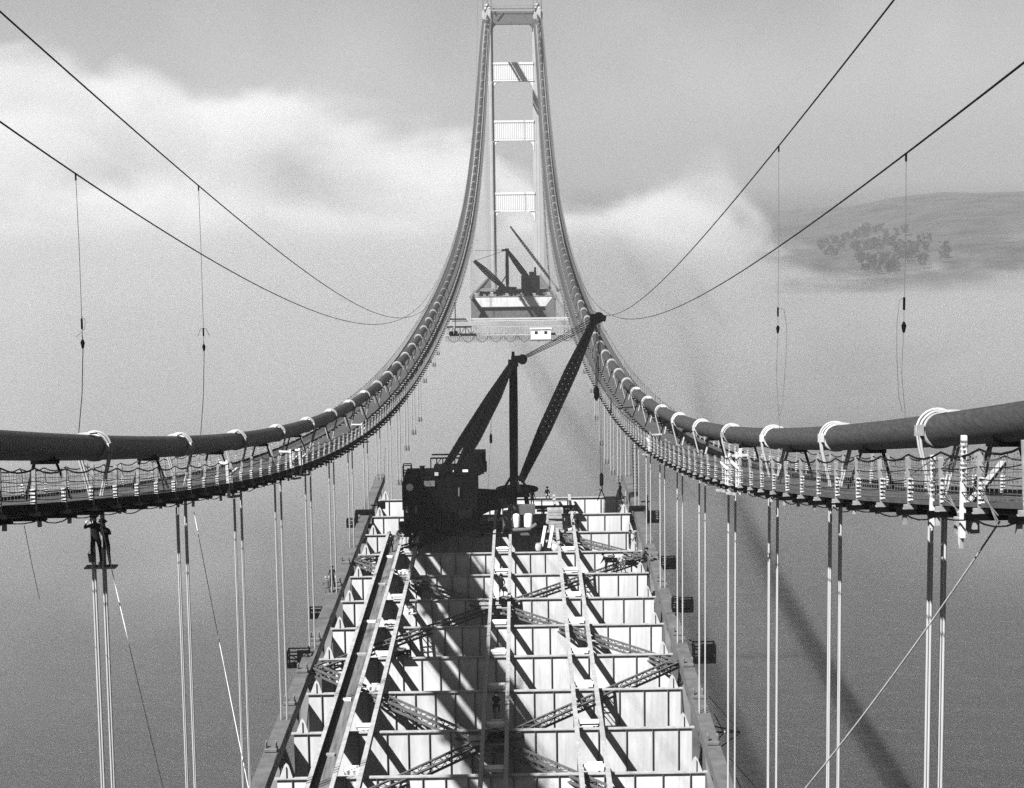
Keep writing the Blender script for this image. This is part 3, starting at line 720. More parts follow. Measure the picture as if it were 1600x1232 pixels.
# ------------------------------------------------------------------ cross bridge between the catwalks
def cross_bridge():
    Y = 345.0; zc = AT(800, 517, Y=Y).z; t = thing('cross_bridge', 'light footbridge slung across between the two catwalks below the far deck', 'footbridge', (0, Y, zc))
    b = MB(); b.box((0, 0, -.6), (27.4, 1.6, .14)); b.build('deck', 'wood', t)
    b = MB()
    for yy in (-.9, .9):
        b.bar((-14, yy, .9), (13.8, yy, .9), .18, .18); b.bar((-14, yy, -.75), (13.8, yy, -.75), .2, .3)
        for i in range(25):
            x = -13.7 + i * 1.14; b.bar((x, yy, -.7), (x, yy, .9), .09, .09)
            if i < 24: b.bar((x, yy, -.7 if i % 2 else .9), (x + 1.14, yy, .9 if i % 2 else -.7), .06, .06)
    b.build('side_truss', 'rail', t)
    b = MB(); b.bar((-15.3, 0, 2.5), (15, 0, 2.5), .3, .3); b.bar((-15.3, 1.2, 2.0), (15, 1.2, 2.0), .16, .16); b.build('upper_rail', 'canvas', t)
    for s in (-1, 1):
        b = MB()
        for x in (11.2, 15.6):
            b.bar((s * x, 0, 2.5), (s * x, 0, ZC(Y) - 2 - zc), .18, .18); b.bar((s * x, 0, -.7), (s * x, 0, 2.5), .16, .16)
        b.build('hanger', 'steel', t)
    b = MB()                                                       # scalloped safety net rope
    for i in range(9):
        x0 = -13 + i * 2.9; b.tube([(x0 + 2.9 * q / 6, 0, -.8 - 1.5 * (1 - (q / 3 - 1) ** 2)) for q in range(7)], .05, 4)
    for i in range(60): b.bar((-13 + i * .44, -.4, -.8), (-13 + i * .44, -.4, -2.2 - .25 * math.sin(i * .9)), .05, .03)
    for i in range(5): b.bar((-13.4, -.4, -1.0 - i * .26), (13, -.4, -1.0 - i * .26), .03, .05)
    for i in range(50): b.bar((-13.4 + i * .54, -.95, -.7), (-13.4 + i * .54, -.95, .85), .04, .03)
    b.build('net', 'steel', t)
    c = AT(845, 522, Y=Y - 1.9); cab = thing('cabin', 'small white cabin with two dark windows hung on the cross footbridge', 'cabin', (c.x, Y - 1.9, c.z))
    b = MB(); b.box((0, 0, 0), (4.1, 1.7, 2.1)); b.box((0, -.05, 1.1), (4.4, 2.0, .12)); b.build('wall', 'white', cab)
    MB().box((0, 0, -1.3), (4.4, 2.0, .16)).build('floor', 'steel', cab)
    for x in (-.95, 1.0):
        w_ = MB().box((x, -.87, .35), (.62, .04, .6)).build('window', 'shade', cab)
    g = thing('winch', 'dark little winch hung on the left end of the cross footbridge', 'winch', tuple(AT(705, 521, Y=Y - 1)))
    MB().box((0, 0, 0), (.9, .8, .7)).build('frame', 'dark', g); MB().tube([(.6, 0, 0), (1.3, 0, 0)], .45, 10).build('drum', 'dark', g)
cross_bridge()
# ------------------------------------------------------------------ people
def person(loc, rz, pose, label, cloth='cloth', hat=True, sc=1.0):
    J = {}; Ed = []
    def P(n, x, y, z, r, par=None):
        J[n] = (Vector((x, y, z)), r, len(J))
        if par: Ed.append((J[par][2], J[n][2]))
    lean = {'stand': .0, 'bend': .55, 'sit': .12, 'climb': .1, 'crouch': .45}[pose]
    hip = {'stand': .92, 'bend': .88, 'sit': .14, 'climb': .92, 'crouch': .5}[pose]
    def T(h, x=0): return (x, h * math.sin(lean) + (-.05 if pose == 'bend' else 0), hip + h * math.cos(lean))
    P('pelvis', 0, 0, hip, .145); P('belly', *T(.2), .135, 'pelvis'); P('chest', *T(.42), .155, 'belly'); P('neck0', *T(.55), .085, 'chest')
    P('neck', *T(.60), .06, 'neck0')
    hd = Vector(T(.66)) + Vector((0, .03, 0)); P('head0', hd.x, hd.y, hd.z, .085, 'neck'); P('head', hd.x, hd.y + .02, hd.z + .10, .102, 'head0'); P('crown', hd.x, hd.y + .01, hd.z + .18, .07, 'head')
    P('nose', hd.x, hd.y + .13, hd.z + .08, .018, 'head')
    for s in (-1, 1):
        n = str(s); sh = Vector(T(.50, s * .17)); P('sh' + n, *sh, .075, 'chest')
        if pose == 'stand': el, wr = sh + Vector((s * .10, -.03, -.28)), sh + Vector((s * .10, .12, -.50))
        elif pose == 'bend': el, wr = sh + Vector((s * .05, .12, -.26)), sh + Vector((s * .0, .28, -.46))
        elif pose == 'sit': el, wr = sh + Vector((s * .09, .03, -.27)), sh + Vector((s * -.02, .26, -.36))
        elif pose == 'climb': el, wr = sh + Vector((s * .20, .16, -.12)), sh + Vector((s * .10, .34, .04))
        else: el, wr = sh + Vector((s * .08, .14, -.22)), sh + Vector((0, .34, -.32))
        P('el' + n, *el, .05, 'sh' + n); P('wr' + n, *wr, .034, 'el' + n)
        d = (wr - el).normalized(); P('palm' + n, *(wr + d * .07), .038, 'wr' + n)
        side = d.cross(Vector((0, 0, 1))).normalized() if abs(d.z) < .9 else Vector((1, 0, 0)); dn = side.cross(d)
        for k, ln in enumerate((.060, .072, .066, .05)):
            a = wr + d * .10 + side * (k - 1.5) * .021; P('f%d' % k + n, *a, .010, 'palm' + n); P('g%d' % k + n, *(a + d * ln * .7 - dn * .02), .009, 'f%d' % k + n)
        a = wr + d * .05 + side * -.045; P('th' + n, *a, .012, 'palm' + n); P('tt' + n, *(a + d * .045 + side * -.012), .010, 'th' + n)
        hp = Vector((s * .095, 0, hip - .03)); P('hip' + n, *hp, .105, 'pelvis')
        if pose in ('stand', 'climb'): kn, an = hp + Vector((s * .05, .05 if s > 0 or pose == 'climb' else -.02, -.38)), hp + Vector((s * .06, -.02, -.82))
        elif pose == 'bend': kn, an = hp + Vector((s * .06, .10, -.40)), hp + Vector((s * .08, -.02, -.78))
        elif pose == 'sit': kn, an = hp + Vector((s * .08, .42, .10)), hp + Vector((s * .06, .56, -.30))
        else: kn, an = hp + Vector((s * .10, .34, -.06)), hp + Vector((s * .09, .05, -.41))
        P('kn' + n, *kn, .065, 'hip' + n); P('an' + n, *an, .045, 'kn' + n); P('toe' + n, an.x, an.y + .17, an.z - .05, .04, 'an' + n)
    me = bpy.data.meshes.new('body'); me.from_pydata([tuple(v[0]) for v in J.values()], Ed, [])
    o = bpy.data.objects.new('tmp', me); COL.objects.link(o)
    sk = o.modifiers.new('s', 'SKIN'); sk.use_smooth_shade = True
    sv = me.skin_vertices[0].data
    for i, v in enumerate(J.values()): sv[i].radius = (v[1], v[1] * (.75 if i in (1, 2) else 1)); sv[i].use_root = (i == 0)
    sb = o.modifiers.new('d', 'SUBSURF'); sb.levels = 1; sb.render_levels = 1
    dg = bpy.context.evaluated_depsgraph_get(); m2 = bpy.data.meshes.new_from_object(o.evaluated_get(dg)); bpy.data.objects.remove(o)
    m2.materials.clear()
    for k in (cloth, 'skin', 'black'): m2.materials.append(M[k])
    hc = J['head'][0]; hands = [J['palm-1'][0], J['palm1'][0]]; feet = [J['toe-1'][0], J['toe1'][0]]
    for p in m2.polygons:
        p.use_smooth = True; c = p.center
        if (c - hc).length < .155 and c.z > J['neck'][0].z or any((c - h).length < .12 for h in hands): p.material_index = 1
        elif any((c - f).length < .15 for f in feet): p.material_index = 2
    b = bpy.data.objects.new('body', m2); COL.objects.link(b)
    t = thing('person', label, 'person', tuple(loc)); t.rotation_euler = (0, 0, rz); t.scale = (sc,) * 3
    b.parent = t; b.name = 'body'
    low = min(v.co.z for v in m2.vertices)
    if pose != 'sit': b.location.z = -low
    else: low = 0; b.location.z = 0
    if hat:
        h = MB(); hz_ = hc.z + .06 + (b.location.z); h.ball((hc.x, hc.y, hz_), (.125, .14, .10), 12, 8); h.tube([(hc.x, hc.y, hz_ - .01), (hc.x, hc.y, hz_ + .01)], [.175, .165], 14)
        h.build('hard_hat', 'hat' if hat is True else hat, t)
    return t
def ON(x, y, Y, z=None):
    p = AT(x, y, Y=Y)
    if z is not None: p.z = z
    return p
R_ = math.radians
p = ON(151, 880, 61.4); person(p, R_(20), 'climb', 'worker in dark clothes standing on the left suspender ropes, nearer the picture edge', hat='dark')
p = ON(166.5, 886, 61.75); person(p, R_(-200), 'climb', 'worker in dark clothes facing us on the left suspender ropes, the right man of two', hat='dark')
b = MB(); c = ON(158, 884, 61.7); tag(MB().box((0, 0, 0), (1.15, .5, .06)).box((0, .0, .12), (.06, .5, .2)).build('foot_board', 'wood', loc=tuple(c - Vector((0, 0, .05)))), 'small board the two men on the left suspender stand on', 'board')
c = ON(143, 872, 61.4); t = thing('bucket', 'small dark bucket hanging beside the men on the left suspender', 'bucket', tuple(c)); MB().tube([(0, 0, -.16), (0, 0, .14)], [.1, .14], 12).build('pail', 'steel', t); MB().tube([(-.13, 0, .14), (-.05, 0, .28), (.06, 0, .28), (.13, 0, .14)], .012, 5).build('handle', 'dark', t)
zd = lambda Y, h=0: DZ(Y) + h
person(ON(855, 795, 171, zd(171, .72)), R_(190), 'sit', 'lone seated worker silhouetted on the planks right of the derrick', hat='dark')
person(ON(969, 797, 172, zd(172, .02)), R_(60), 'stand', 'dark worker standing beside the raised right end of the deck', hat='dark')
person(ON(984, 858, 151.2, zd(151, .02)), R_(-80), 'stand', 'worker standing on a floor beam near the right truss', hat='dark')
person(ON(996, 862, 150.9, zd(151, .02)), R_(90), 'bend', 'worker bending over beside the right truss, nearest the chord', cloth='denim')
person(ON(948, 886, 143.3, zd(143, .02)), R_(70), 'bend', 'worker stooping over a dark tool left of the right truss', hat='dark')
person(ON(961, 880, 143.3, zd(143, .02)), R_(-100), 'crouch', 'crouching worker beside the stooping man near the right truss', cloth='cloth')
person(ON(611, 862, 150.9, zd(151, .02)), R_(10), 'stand', 'dark worker standing between the left truss and the trough girder', hat='dark')
person(ON(620, 850, 154.6, zd(155, .3)), R_(-120), 'crouch', 'crouching worker at the derrick end of the trough girder', cloth='denim')
person(ON(784, 940, 134.6, zd(134.6, .5)), R_(160), 'stand', 'worker standing on the middle track beam in the centre of the deck', hat='dark')
person(ON(520, 936, 139.5, zd(139.5, .13)), R_(180), 'stand', 'worker standing on top of the left truss chord', hat='dark')
person(ON(513, 945, 137.6, zd(137.6, .13)), R_(30), 'crouch', 'worker crouching on the left truss chord', cloth='denim')
person(ON(775, 1082, 107.5, zd(107.5, .25)), R_(0), 'crouch', 'dark worker crouching in the shadow at the middle of the deck', hat='dark')
person(ON(832, 800, 166, zd(166, .75)), R_(-150), 'stand', 'dark worker standing on the staging between compressor and timber stack', hat='dark')
person(ON(902, 826, 159.4, zd(159.4, .02)), R_(40), 'bend', 'worker bending over the right pair of track beams near the deck end', cloth='cloth')
person(ON(640, 862, 150.9, zd(151, .3)), R_(-60), 'bend', 'worker bending by the track ties beneath the derrick house', hat='dark')
person(ON(975, 893, 143.3, zd(143, .02)), R_(150), 'crouch', 'worker crouching close to the right truss beside the gear', cloth='denim')
person(ON(655, 947, 134.0, zd(134, .5)), R_(10), 'crouch', 'worker crouching on the light beam right of the trough girder', hat='dark')
person(ON(1005, 880, 146.0, zd(146, .13)), R_(-90), 'crouch', 'worker crouching on the right truss chord above the others', hat='dark')
# ------------------------------------------------------------------ cages, brackets, gear along the truss
def cage(c, w, d, h, label, m='dark', plate=False):
    t = thing('work_cage', label, 'work cage', tuple(c), 'work cages hung outside the trusses'); b = MB()
    for x in (-w / 2, w / 2):
        for y in (-d / 2, d / 2): b.bar((x, y, 0), (x, y, h), .1, .1)
    for z in (.05, h * .5, h - .05):
        for y in (-d / 2, d / 2): b.bar((-w / 2, y, z), (w / 2, y, z), .09, .09)
        for x in (-w / 2, w / 2): b.bar((x, -d / 2, z), (x, d / 2, z), .09, .09)
    b.build('frame', m, t)
    b = MB(); b.box((0, 0, -.03), (w * 1.05, d * 1.05, .08)); b.build('floor', m, t)
    q = MB(); q.bar((-w / 2, -d / 2, h * .1), (w / 2, -d / 2, h * .9), .08, .05); q.bar((w / 2, -d / 2, h * .1), (-w / 2, -d / 2, h * .9), .08, .05)
    if plate: q.box((w * .2, d * .3, h * .45), (w * .6, .06, h * .85)); q.box((w * .1, -d * .2, h * .3), (w * .3, d * .3, h * .5))
    q.build('brace' if not plate else 'side_plate', m, t)
    q = MB(); 
    sgn = -1 if c.x > 0 else 1
    for y in (-d / 2, d / 2): q.bar((sgn * w / 2, y, h), (sgn * (abs(c.x) - 13.9), y, h + .1), .07, .07); 
    q.build('hanging_arm', m, t)
    return t
def cg(x, y, Y, w, d, h, lab, **k): cage(AT(x, y, Y=Y), w, d, h, lab, **k)
cg(1044, 887, 145, 1.2, .9, .95, 'dark open work cage hung outside the right truss, farther one', plate=True)
cg(1072, 954, 130, 1.0, .9, .95, 'small square dark work cage outside the right truss, second from the derrick', plate=True)
cg(1056, 954, 129.5, .55, .7, .9, 'narrow dark open cage hung tight against the right truss')
cg(1100, 1032, 117.5, 1.5, 1.2, 1.25, 'largest dark work cage outside the right truss', plate=True)
cg(494, 964, 134, 1.0, .8, .75, 'dark open work cage outside the left truss')
cg(467, 1040, 121, 1.5, 1.0, 1.2, 'pale sided work cage on the left truss with gear', plate=True)
cg(1020, 815, 163, 1.3, .9, 1.0, 'little dark cage beside the right chord collar near the deck end')
cg(549, 823, 163, .8, .7, .8, 'little dark cage beside the left chord collar near the deck end')
for s, xs in ((-1, 'left'), (1, 'right')):
    t = thing('chord_collar', 'dark timber collar clamped round the %s chord behind the derrick' % xs, 'collar', (s * 13.75, 166.5, DZ(166.5)), 'collars on the chord ends')
    b = MB(); b.box((0, 0, .35), (1.9, 1.0, .35)); b.box((0, 0, -1.1), (1.9, 1.0, .3)); b.box((-.85, 0, -.4), (.25, 1.0, 1.4)); b.box((.85, 0, -.4), (.25, 1.0, 1.4)); b.build('frame', 'dark', t, bevel=.04)
    b = MB(); b.box((1.3, .2, -1.3 if s < 0 else -.6), (.8, 1.1, 1.7 if s < 0 else 1.0)); b.box((1.45, 2.6, .5), (.8, .6, .7)) if s < 0 else None; b.bar((1.0, 0, -.9), (1.15, 2.6, -.9), .12, .12); b.bar((.4, 2.6, .5), (1.4, 2.6, .5), .12, .12); b.bar((1.1, 2.6, -1.0), (1.1, 2.6, 1.2), .1, .1); b.build('side_box', 'dark', t)
for k, (Y, lab) in enumerate(((108.0, 'triangular bracket sticking out from the right truss, upper one'), (97.0, 'triangular bracket sticking out from the right truss at the bottom edge'))):
    t = thing('bracket', lab, 'bracket', (14.2, Y, DZ(Y) - .5), 'brackets outside the right truss'); b = MB()
    b.bar((0, 0, -1.0), (2.1, 0, -1.0), .11, .11); b.bar((0, 0, 1.5), (2.1, 0, -1.0), .04, .04); b.bar((0, 0, -2.6), (2.1, 0, -1.05), .06, .06); b.bar((1.0, 0, -1.0), (.4, .2, .2), .05, .05); b.bar((.1, 1.6, -1), (2.1, 0, -1.0), .07, .07)
    b.build('frame', 'dark', t)
    b = MB(); b.bar((.5, -.1, -1.6), (1.1, -.1, -.9), .14, .06); b.build('light_plate', 'rail', t)
rnd = random.Random(11)
for k, Y in enumerate((147.2, 139.9, 124.5, 117.0, 110.2, 101.6)):      # bolted yokes where suspenders meet the chord
    for s in (-1, 1):
        t = thing('rope_yoke', 'small bolted yoke gripping suspender ropes on the %s chord, %s from the derrick' % (pl[s], nth(k) if k else 'first'), 'yoke', (s * 13.75, Y, DZ(Y) + .1), 'yokes on the truss chords')
        b = MB(); b.box((0, 0, .14), (.8, .6, .22)); b.box((s * .3, 0, .42), (.12, .3, .4)); b.box((-s * .3, 0, .42), (.12, .3, .4)); b.build('block', 'steel', t, bevel=.03)
        b = MB(); b.tube([(-.3, .2, .3), (-.3, .2, .62)], .05, 6); b.tube([(.3, .2, .3), (.3, .2, .62)], .05, 6); b.build('bolt', 'rail', t)
# ------------------------------------------------------------------ gear on the deck right of the derrick
Y = 157.5; c = ON(812, 832, Y, zd(Y, .1))
t = thing('compressor', 'grey compressor skid with two white upright tanks beside the derrick', 'compressor', tuple(c))
b = MB(); b.box((0, 0, .15), (3.2, 1.6, .3)); b.box((-1.1, .3, 1.2), (1.0, 1.0, 1.9)); b.box((.2, .7, 2.2), (2.6, .7, .9)); b.tube([(-1.5, -.6, .7), (-.5, -.75, .5), (.9, -.75, .55), (1.6, -.6, 1.0)], .2, 10); b.build('body', 'brace', t)
for x in (-.35, .85):
    m_ = MB(); m_.tube([(x, -.25, .75), (x, -.25, 1.75), (x, -.25, 1.95), (x, -.25, 2.0)], [.42, .42, .3, .05], 14); m_.build('tank', 'white', t)
[MB().tube([(x, -.9, .35), (x, -.7, .35)], .38, 14).build('wheel', 'dark', t) for x in (-1.2, 1.2)]
c = ON(862, 800, 166, zd(166, .5))
t = thing('staging_platform', 'dark plank staging raised on posts right of the derrick', 'platform', tuple(c))
b = MB(); b.box((0, 0, .2), (5.2, 1.2, .14)); b.box((.6, -.7, .0), (4.2, .3, .2)); b.build('planks', 'dark', t)
b = MB(); 
for x in (-2.2, -.8, .8, 2.3): b.bar((x, 0, -.5), (x, 0, .2), .2, .2)
b.build('post', 'dark', t)
b = MB(); b.bar((-2.5, .5, .75), (2.0, .5, .72), .07, .07); b.build('handrail', 'rail', t)
def pile(x, y, Y, w, d, h, n_, lab, m='wood', lean=0.0):
    c = ON(x, y, Y, zd(Y, .02)); t = thing('plank_pile', lab, 'plank pile', tuple(c), 'plank piles on the deck')
    for k in range(n_):
        b = MB(); b.box((rnd.uniform(-.12, .12), rnd.uniform(-.1, .1), h * (k + .5) / n_), (w * rnd.uniform(.8, 1.05), d, h / n_ * .86), rnd.uniform(-.08, .08)); b.build('plank', m, t)
    return t
pile(868, 833, 158.6, 1.6, 1.3, 2.2, 8, 'tall rough stack of timbers right of the compressor')
pile(843, 838, 158.3, 1.1, 1.0, 1.0, 4, 'low dark stack of timbers between compressor and tall stack', m='dark')
for x, lab in ((846, 'left'), (858, 'right')):
    t = tag(MB().bar((0, 0, 0), (.4, .8, 1.9), .3, .12).build('leaning_plank', 'canvas', loc=tuple(ON(x, 856, 152.0, zd(152, .05)))), 'pale plank leaning against the timber stack, %s of two' % lab, 'plank', 'pale planks leaning on the stack')
for x, y, Y, r, lab in ((842, 857, 151.4, .35, 'left'), (869, 858, 151.3, .45, 'right')):
    t = thing('keg', 'small pale keg on the floor beam before the timber stack, %s one' % lab, 'keg', tuple(ON(x, y, Y, zd(Y, .02))), 'pale kegs'); MB().tube([(0, 0, 0), (0, 0, .3), (0, 0, .6)], [r * .8, r, r * .8], 12).build('barrel', 'canvas', t); MB().tube([(0, 0, .6), (0, 0, .63)], r * .75, 12).build('lid', 'rail', t)
for k, (x, y, Y, lab) in enumerate(((648, 905, 140, 'small heap of pale fittings on the left tie plates, near the derrick'), (642, 958, 131, 'small heap of pale fittings on the left ties, middle'), (628, 1010, 120, 'dark tool box on the left track ties'), (650, 850, 152, 'dark gear heap under the derrick house'), (955, 868, 146, 'dark bolting gear beside the stooping worker'), (985, 878, 145, 'dark gear at the foot of the right truss'), (790, 944, 133.4, 'coiled gear at the deck centre plate'), (775, 1135, 103, 'dark gear box on the nearest deck centre plate'))):
    c = ON(x, y, Y, zd(Y, .25)); t = thing('gear_heap', lab, 'gear', tuple(c)); pale = 'pale' in lab
    b = MB()
    for q in range(6): b.box((rnd.uniform(-.5, .5), rnd.uniform(-.3, .3), rnd.uniform(.05, .35)), (rnd.uniform(.15, .5), rnd.uniform(.15, .4), rnd.uniform(.1, .3)), rnd.uniform(0, 3))
    b.box((0, 0, .02), (1.1, .7, .06)); b.build('fittings', 'white' if pale else 'dark', t)
    b = MB(); b.tube([(.3 * math.cos(a) , .3 * math.sin(a), .42 + .01 * a) for a in [i * .5 for i in range(26)]], .035, 5); b.build('rope_coil', 'steel', t)
# ------------------------------------------------------------------ ladder, hoses, loose ropes
t = thing('rope_ladder', 'thin ladder hanging from the right catwalk down to the deck end', 'ladder'); a, c = AT(991, 694, Y=176), AT(994, 792, Y=176); b = MB()
for e in (-.22, .22): b.tube([a + Vector((e, 0, 0)), c + Vector((e, 0, 0))], .03, 5)
b.build('side_rope', 'tarred', t); b = MB()
for k in range(20): q = a.lerp(c, (k + .5) / 20); b.bar(q + Vector((-.24, 0, 0)), q + Vector((.24, 0, 0)), .06, .05)
b.build('rung', 'dark', t)
def loose(name, pts, r, m, lab, cat='rope'): tag(MB().tube(pts, r, 5).build(name, m), lab, cat)
loose('hose', [AT(989, 602, Y=186), AT(985, 640, Y=186), AT(984, 680, Y=186), AT(992, 693, Y=184)], .075, 'black', 'black hose hanging down over the right cable and catwalk')
def sagline(a, c, n_=10, s=.6): return [a.lerp(c, k / n_) + Vector((0, 0, -s * 4 * (k / n_) * (1 - k / n_))) for k in range(n_ + 1)]
loose('guy_rope', sagline(AT(1562, 815, Y=35), AT(1205, 1295, Y=40), 12, .25), .022, 'walkside', 'long slanting rope crossing the water at the lower right')
loose('guy_rope', sagline(AT(160, 826, Y=61), AT(263, 1265, Y=49), 10, .1), .016, 'pale', 'thin pale rope slanting down from the two men on the left')
loose('guy_rope', sagline(AT(303, 800, Y=79), AT(396, 1270, Y=64), 10, .1), .018, 'pale', 'thin pale rope slanting down to the left truss bottom corner')
loose('guy_rope', sagline(AT(38, 822, Y=47), AT(62, 936, Y=60), 6, .1), .010, 'tarred', 'short thin dark rope end hanging at the far left edge')
loose('drop_line', [AT(602, 700, Y=205), AT(600, 745, Y=205), AT(599, 800, Y=203)], .02, 'tarred', 'thin line dropping to the left chord end')
# ------------------------------------------------------------------ white frames standing on the catwalks
def wframe(s, Y, h, lab, wide=.9, e_in=True):
    x = s * CABX - s * 2.45; z = ZC(Y) - DROP_; t = thing('marker_frame', lab, 'frame', (x, Y, z), 'white frames on the catwalk edges')
    b = MB(); b.bar((0, -.3, -.5), (s * .05, -.3, h), .12, .12); b.bar((0, .5, -.3), (0, .5, h * .8), .09, .09); b.bar((0, -.3, h * .9), (s * wide, -.1, h * .9), .09, .09); b.bar((-s * .05, -.3, h * .45), (-s * .05, 1.9, h * .38), .1, .09)
    b.build('frame', 'pale', t); b = MB(); b.bar((-s * .1, -.4, -.45), (-s * .45, .2, -.5), .12, .1); b.build('outrigger', 'walkside', t)
DROP_ = 1.85
wframe(1, 74.5, 1.25, 'white frame on the right catwalk edge between two suspender pairs'); wframe(1, 70.8, 1.5, 'white post frame on the right catwalk edge, nearer than its twin', .2)
wframe(1, 120, 1.1, 'small white frame far down the right catwalk'); wframe(-1, 100.5, 1.2, 'white frame on the left catwalk edge, nearer one', .3); wframe(-1, 96.5, 1.25, 'white frame on the left catwalk edge beside bent rods', .7)
wframe(-1, 140, 1.15, 'small white frame farther along the left catwalk'); wframe(-1, 75.8, 1.2, 'pale frame on the left catwalk below the second cable band', .4)
def mast_post(Y, h0, h1, lab, m='pale', w=.11):
    x = CABX - 2.45; z = ZC(Y) - DROP_; t = thing('rigging_post', lab, 'post', (x, Y, z), 'rigging posts at the right edge'); b = MB()
    b.bar((0, 0, h0), (0, 0, h1), w, w); b.build('post', m, t); b = MB()
    for k in range(9): b.box((0, 0, h1 - .12 - k * .1), (w * 1.15, w * 1.15, .04), .3 * k)
    b.build('lashing', 'steel', t); b = MB()
    for dy in (-2.6, 2.6):
        for q in (0, .35, .7): b.tube([(0, 0, h1 - .1 - q), (0, dy, .05 + q * .3)], .014, 4)
    b.build('guy', 'steel', t); return t
t = mast_post(34.6, -.75, 1.42, 'tall white rigging post with a pulley plate at the far right edge')
b = MB(); b.prism([(-.05, -.6), (.22, -.55), (.18, -.88), (.06, -1.0)], 'x', -.04, .04); b.build('pulley_plate', 'canvas', t); b = MB(); b.bar((-.0, 0.2, -.3), (1.3, 1.6, .55), .14, .09); b.bar((0, .6, -.62), (.5, .6, -.6), .2, .35); b.build('spreader', 'walkside', t)
mast_post(37.2, -.6, 1.05, 'shorter white rigging post hanging below the right catwalk', w=.1)
# ------------------------------------------------------------------ trees on the hill
def tree_proto(seed, H):
    r = random.Random(seed); t = thing('tree', 'dark tree', 'tree'); b = MB(); b.tube([(0, 0, -1), (0, 0, H * .3), (.3, .1, H * .75)], [.5, .4, .12], 6)
    for k in range(5):
        a = r.uniform(0, 6.3); z = H * r.uniform(.3, .6); b.tube([(0, 0, z), (math.cos(a) * H * .2, math.sin(a) * H * .2, z + H * .15)], [.2, .06], 5)
    b.build('trunk', 'bark', t); b = MB()
    cl = [(r.gauss(0, H * .13), r.gauss(0, H * .13), H * r.uniform(.35, .95), H * r.uniform(.06, .12)) for _ in range(19)]
    for (x, y, z, R0) in cl:
        for _ in range(70):
            v = Vector((r.gauss(0, 1), r.gauss(0, 1), r.gauss(0, 1))).normalized() * R0 * r.uniform(.45, 1.05); s_ = r.uniform(.3, .6)
            c0 = Vector((x, y, z)) + v; a = Vector((r.gauss(0, 1), r.gauss(0, 1), r.gauss(0, 1))).normalized(); q = a.orthogonal().normalized(); w_ = a.cross(q)
            b.add([c0 + q * s_, c0 + w_ * s_, c0 - q * s_, c0 - w_ * s_], [(0, 1, 2, 3)])
    b.build('crown', 'leaf', t); return t
protos = [tree_proto(1, 19), tree_proto(5, 15), tree_proto(9, 23)]
tr = random.Random(21); used = set()
spots = [(1283, 368), (1290, 378), (1300, 385), (1318, 358), (1330, 360), (1342, 356), (1355, 357), (1368, 360), (1376, 362), (1333, 374), (1345, 386), (1352, 380), (1360, 392), (1366, 398), (1372, 385), (1380, 400), (1386, 390), (1392, 378), (1398, 398), (1404, 388), (1412, 380), (1418, 398), (1426, 384), (1437, 382), (1446, 386), (1452, 378), (1446, 398), (1440, 404), (1476, 392), (1480, 402), (1415, 370), (1402, 366), (1374, 408), (1390, 410), (1358, 404), (1316, 372), (1305, 362), (1339, 366), (1349, 364), (1362, 374), (1382, 374), (1398, 380), (1408, 396), (1422, 390), (1366, 384), (1346, 396), (1352, 404), (1364, 406), (1394, 404), (1402, 406), (1325, 364), (1384, 366), (1294, 360), (1432, 392), (1340, 380)]
for i, (x, y) in enumerate(spots):
    y -= 12; Y = 2400 - (y - 355) * 13 + tr.uniform(-40, 40); p = AT(x, y, Y=Y); z = hz(p.x, Y); k = i % 3
    if k not in used: t = protos[k]; used.add(k); t.location = (p.x, Y, z - 1)
    else: t = dup(protos[k], (p.x, Y, z - 1))
    t['label'] = ('dark tree at the left end of the hillside grove' if x < 1326 else 'dark tree along the top edge of the hillside grove' if y < 360 else 'dark tree in the dense middle of the hillside grove' if x < 1425 else 'dark tree in the loose right part of the hillside grove' if x < 1465 else 'lone dark tree standing right of the hillside grove'); t['group'] = 'trees of the grove on the hill'; s_ = tr.uniform(.8, 1.25); t.scale = (s_ * 1.15, s_ * 1.15, s_ * .9); t.rotation_euler = (0, 0, tr.uniform(0, 6))
# ------------------------------------------------------------------ fog and haze
def volume_mat(name, dens, aniso=0.0, col=.8, nz=None):
    m = bpy.data.materials.new(name); m.use_nodes = True; n = m.node_tree.nodes; l = m.node_tree.links; n.remove(n['Principled BSDF'])
    v = n.new('ShaderNodeVolumePrincipled'); v.inputs['Density'].default_value = dens; v.inputs['Anisotropy'].default_value = aniso
    v.inputs['Color'].default_value = (col, col, col, 1)
    if nz:
        tc = n.new('ShaderNodeTexCoord'); mp = n.new('ShaderNodeMapping'); mp.inputs['Scale'].default_value = (1, .6, 1.6); l.new(tc.outputs['Object'], mp.inputs[0])
        t = n.new('ShaderNodeTexNoise'); t.inputs['Scale'].default_value = 1 / nz[0]; t.inputs['Detail'].default_value = 4; t.inputs['Roughness'].default_value = .6; t.inputs['Distortion'].default_value = .6
        l.new(mp.outputs[0], t.inputs['Vector'])
        r = n.new('ShaderNodeMapRange'); r.inputs['From Min'].default_value = nz[1]; r.inputs['From Max'].default_value = nz[2]; r.inputs['To Min'].default_value = dens * nz[3]; r.inputs['To Max'].default_value = dens * 1.5
        l.new(t.outputs[0], r.inputs['Value']); l.new(r.outputs[0], v.inputs['Density']); m.cycles.volume_step_rate = nz[4]
    l.new(v.outputs[0], n['Material Output'].inputs['Volume']); return m
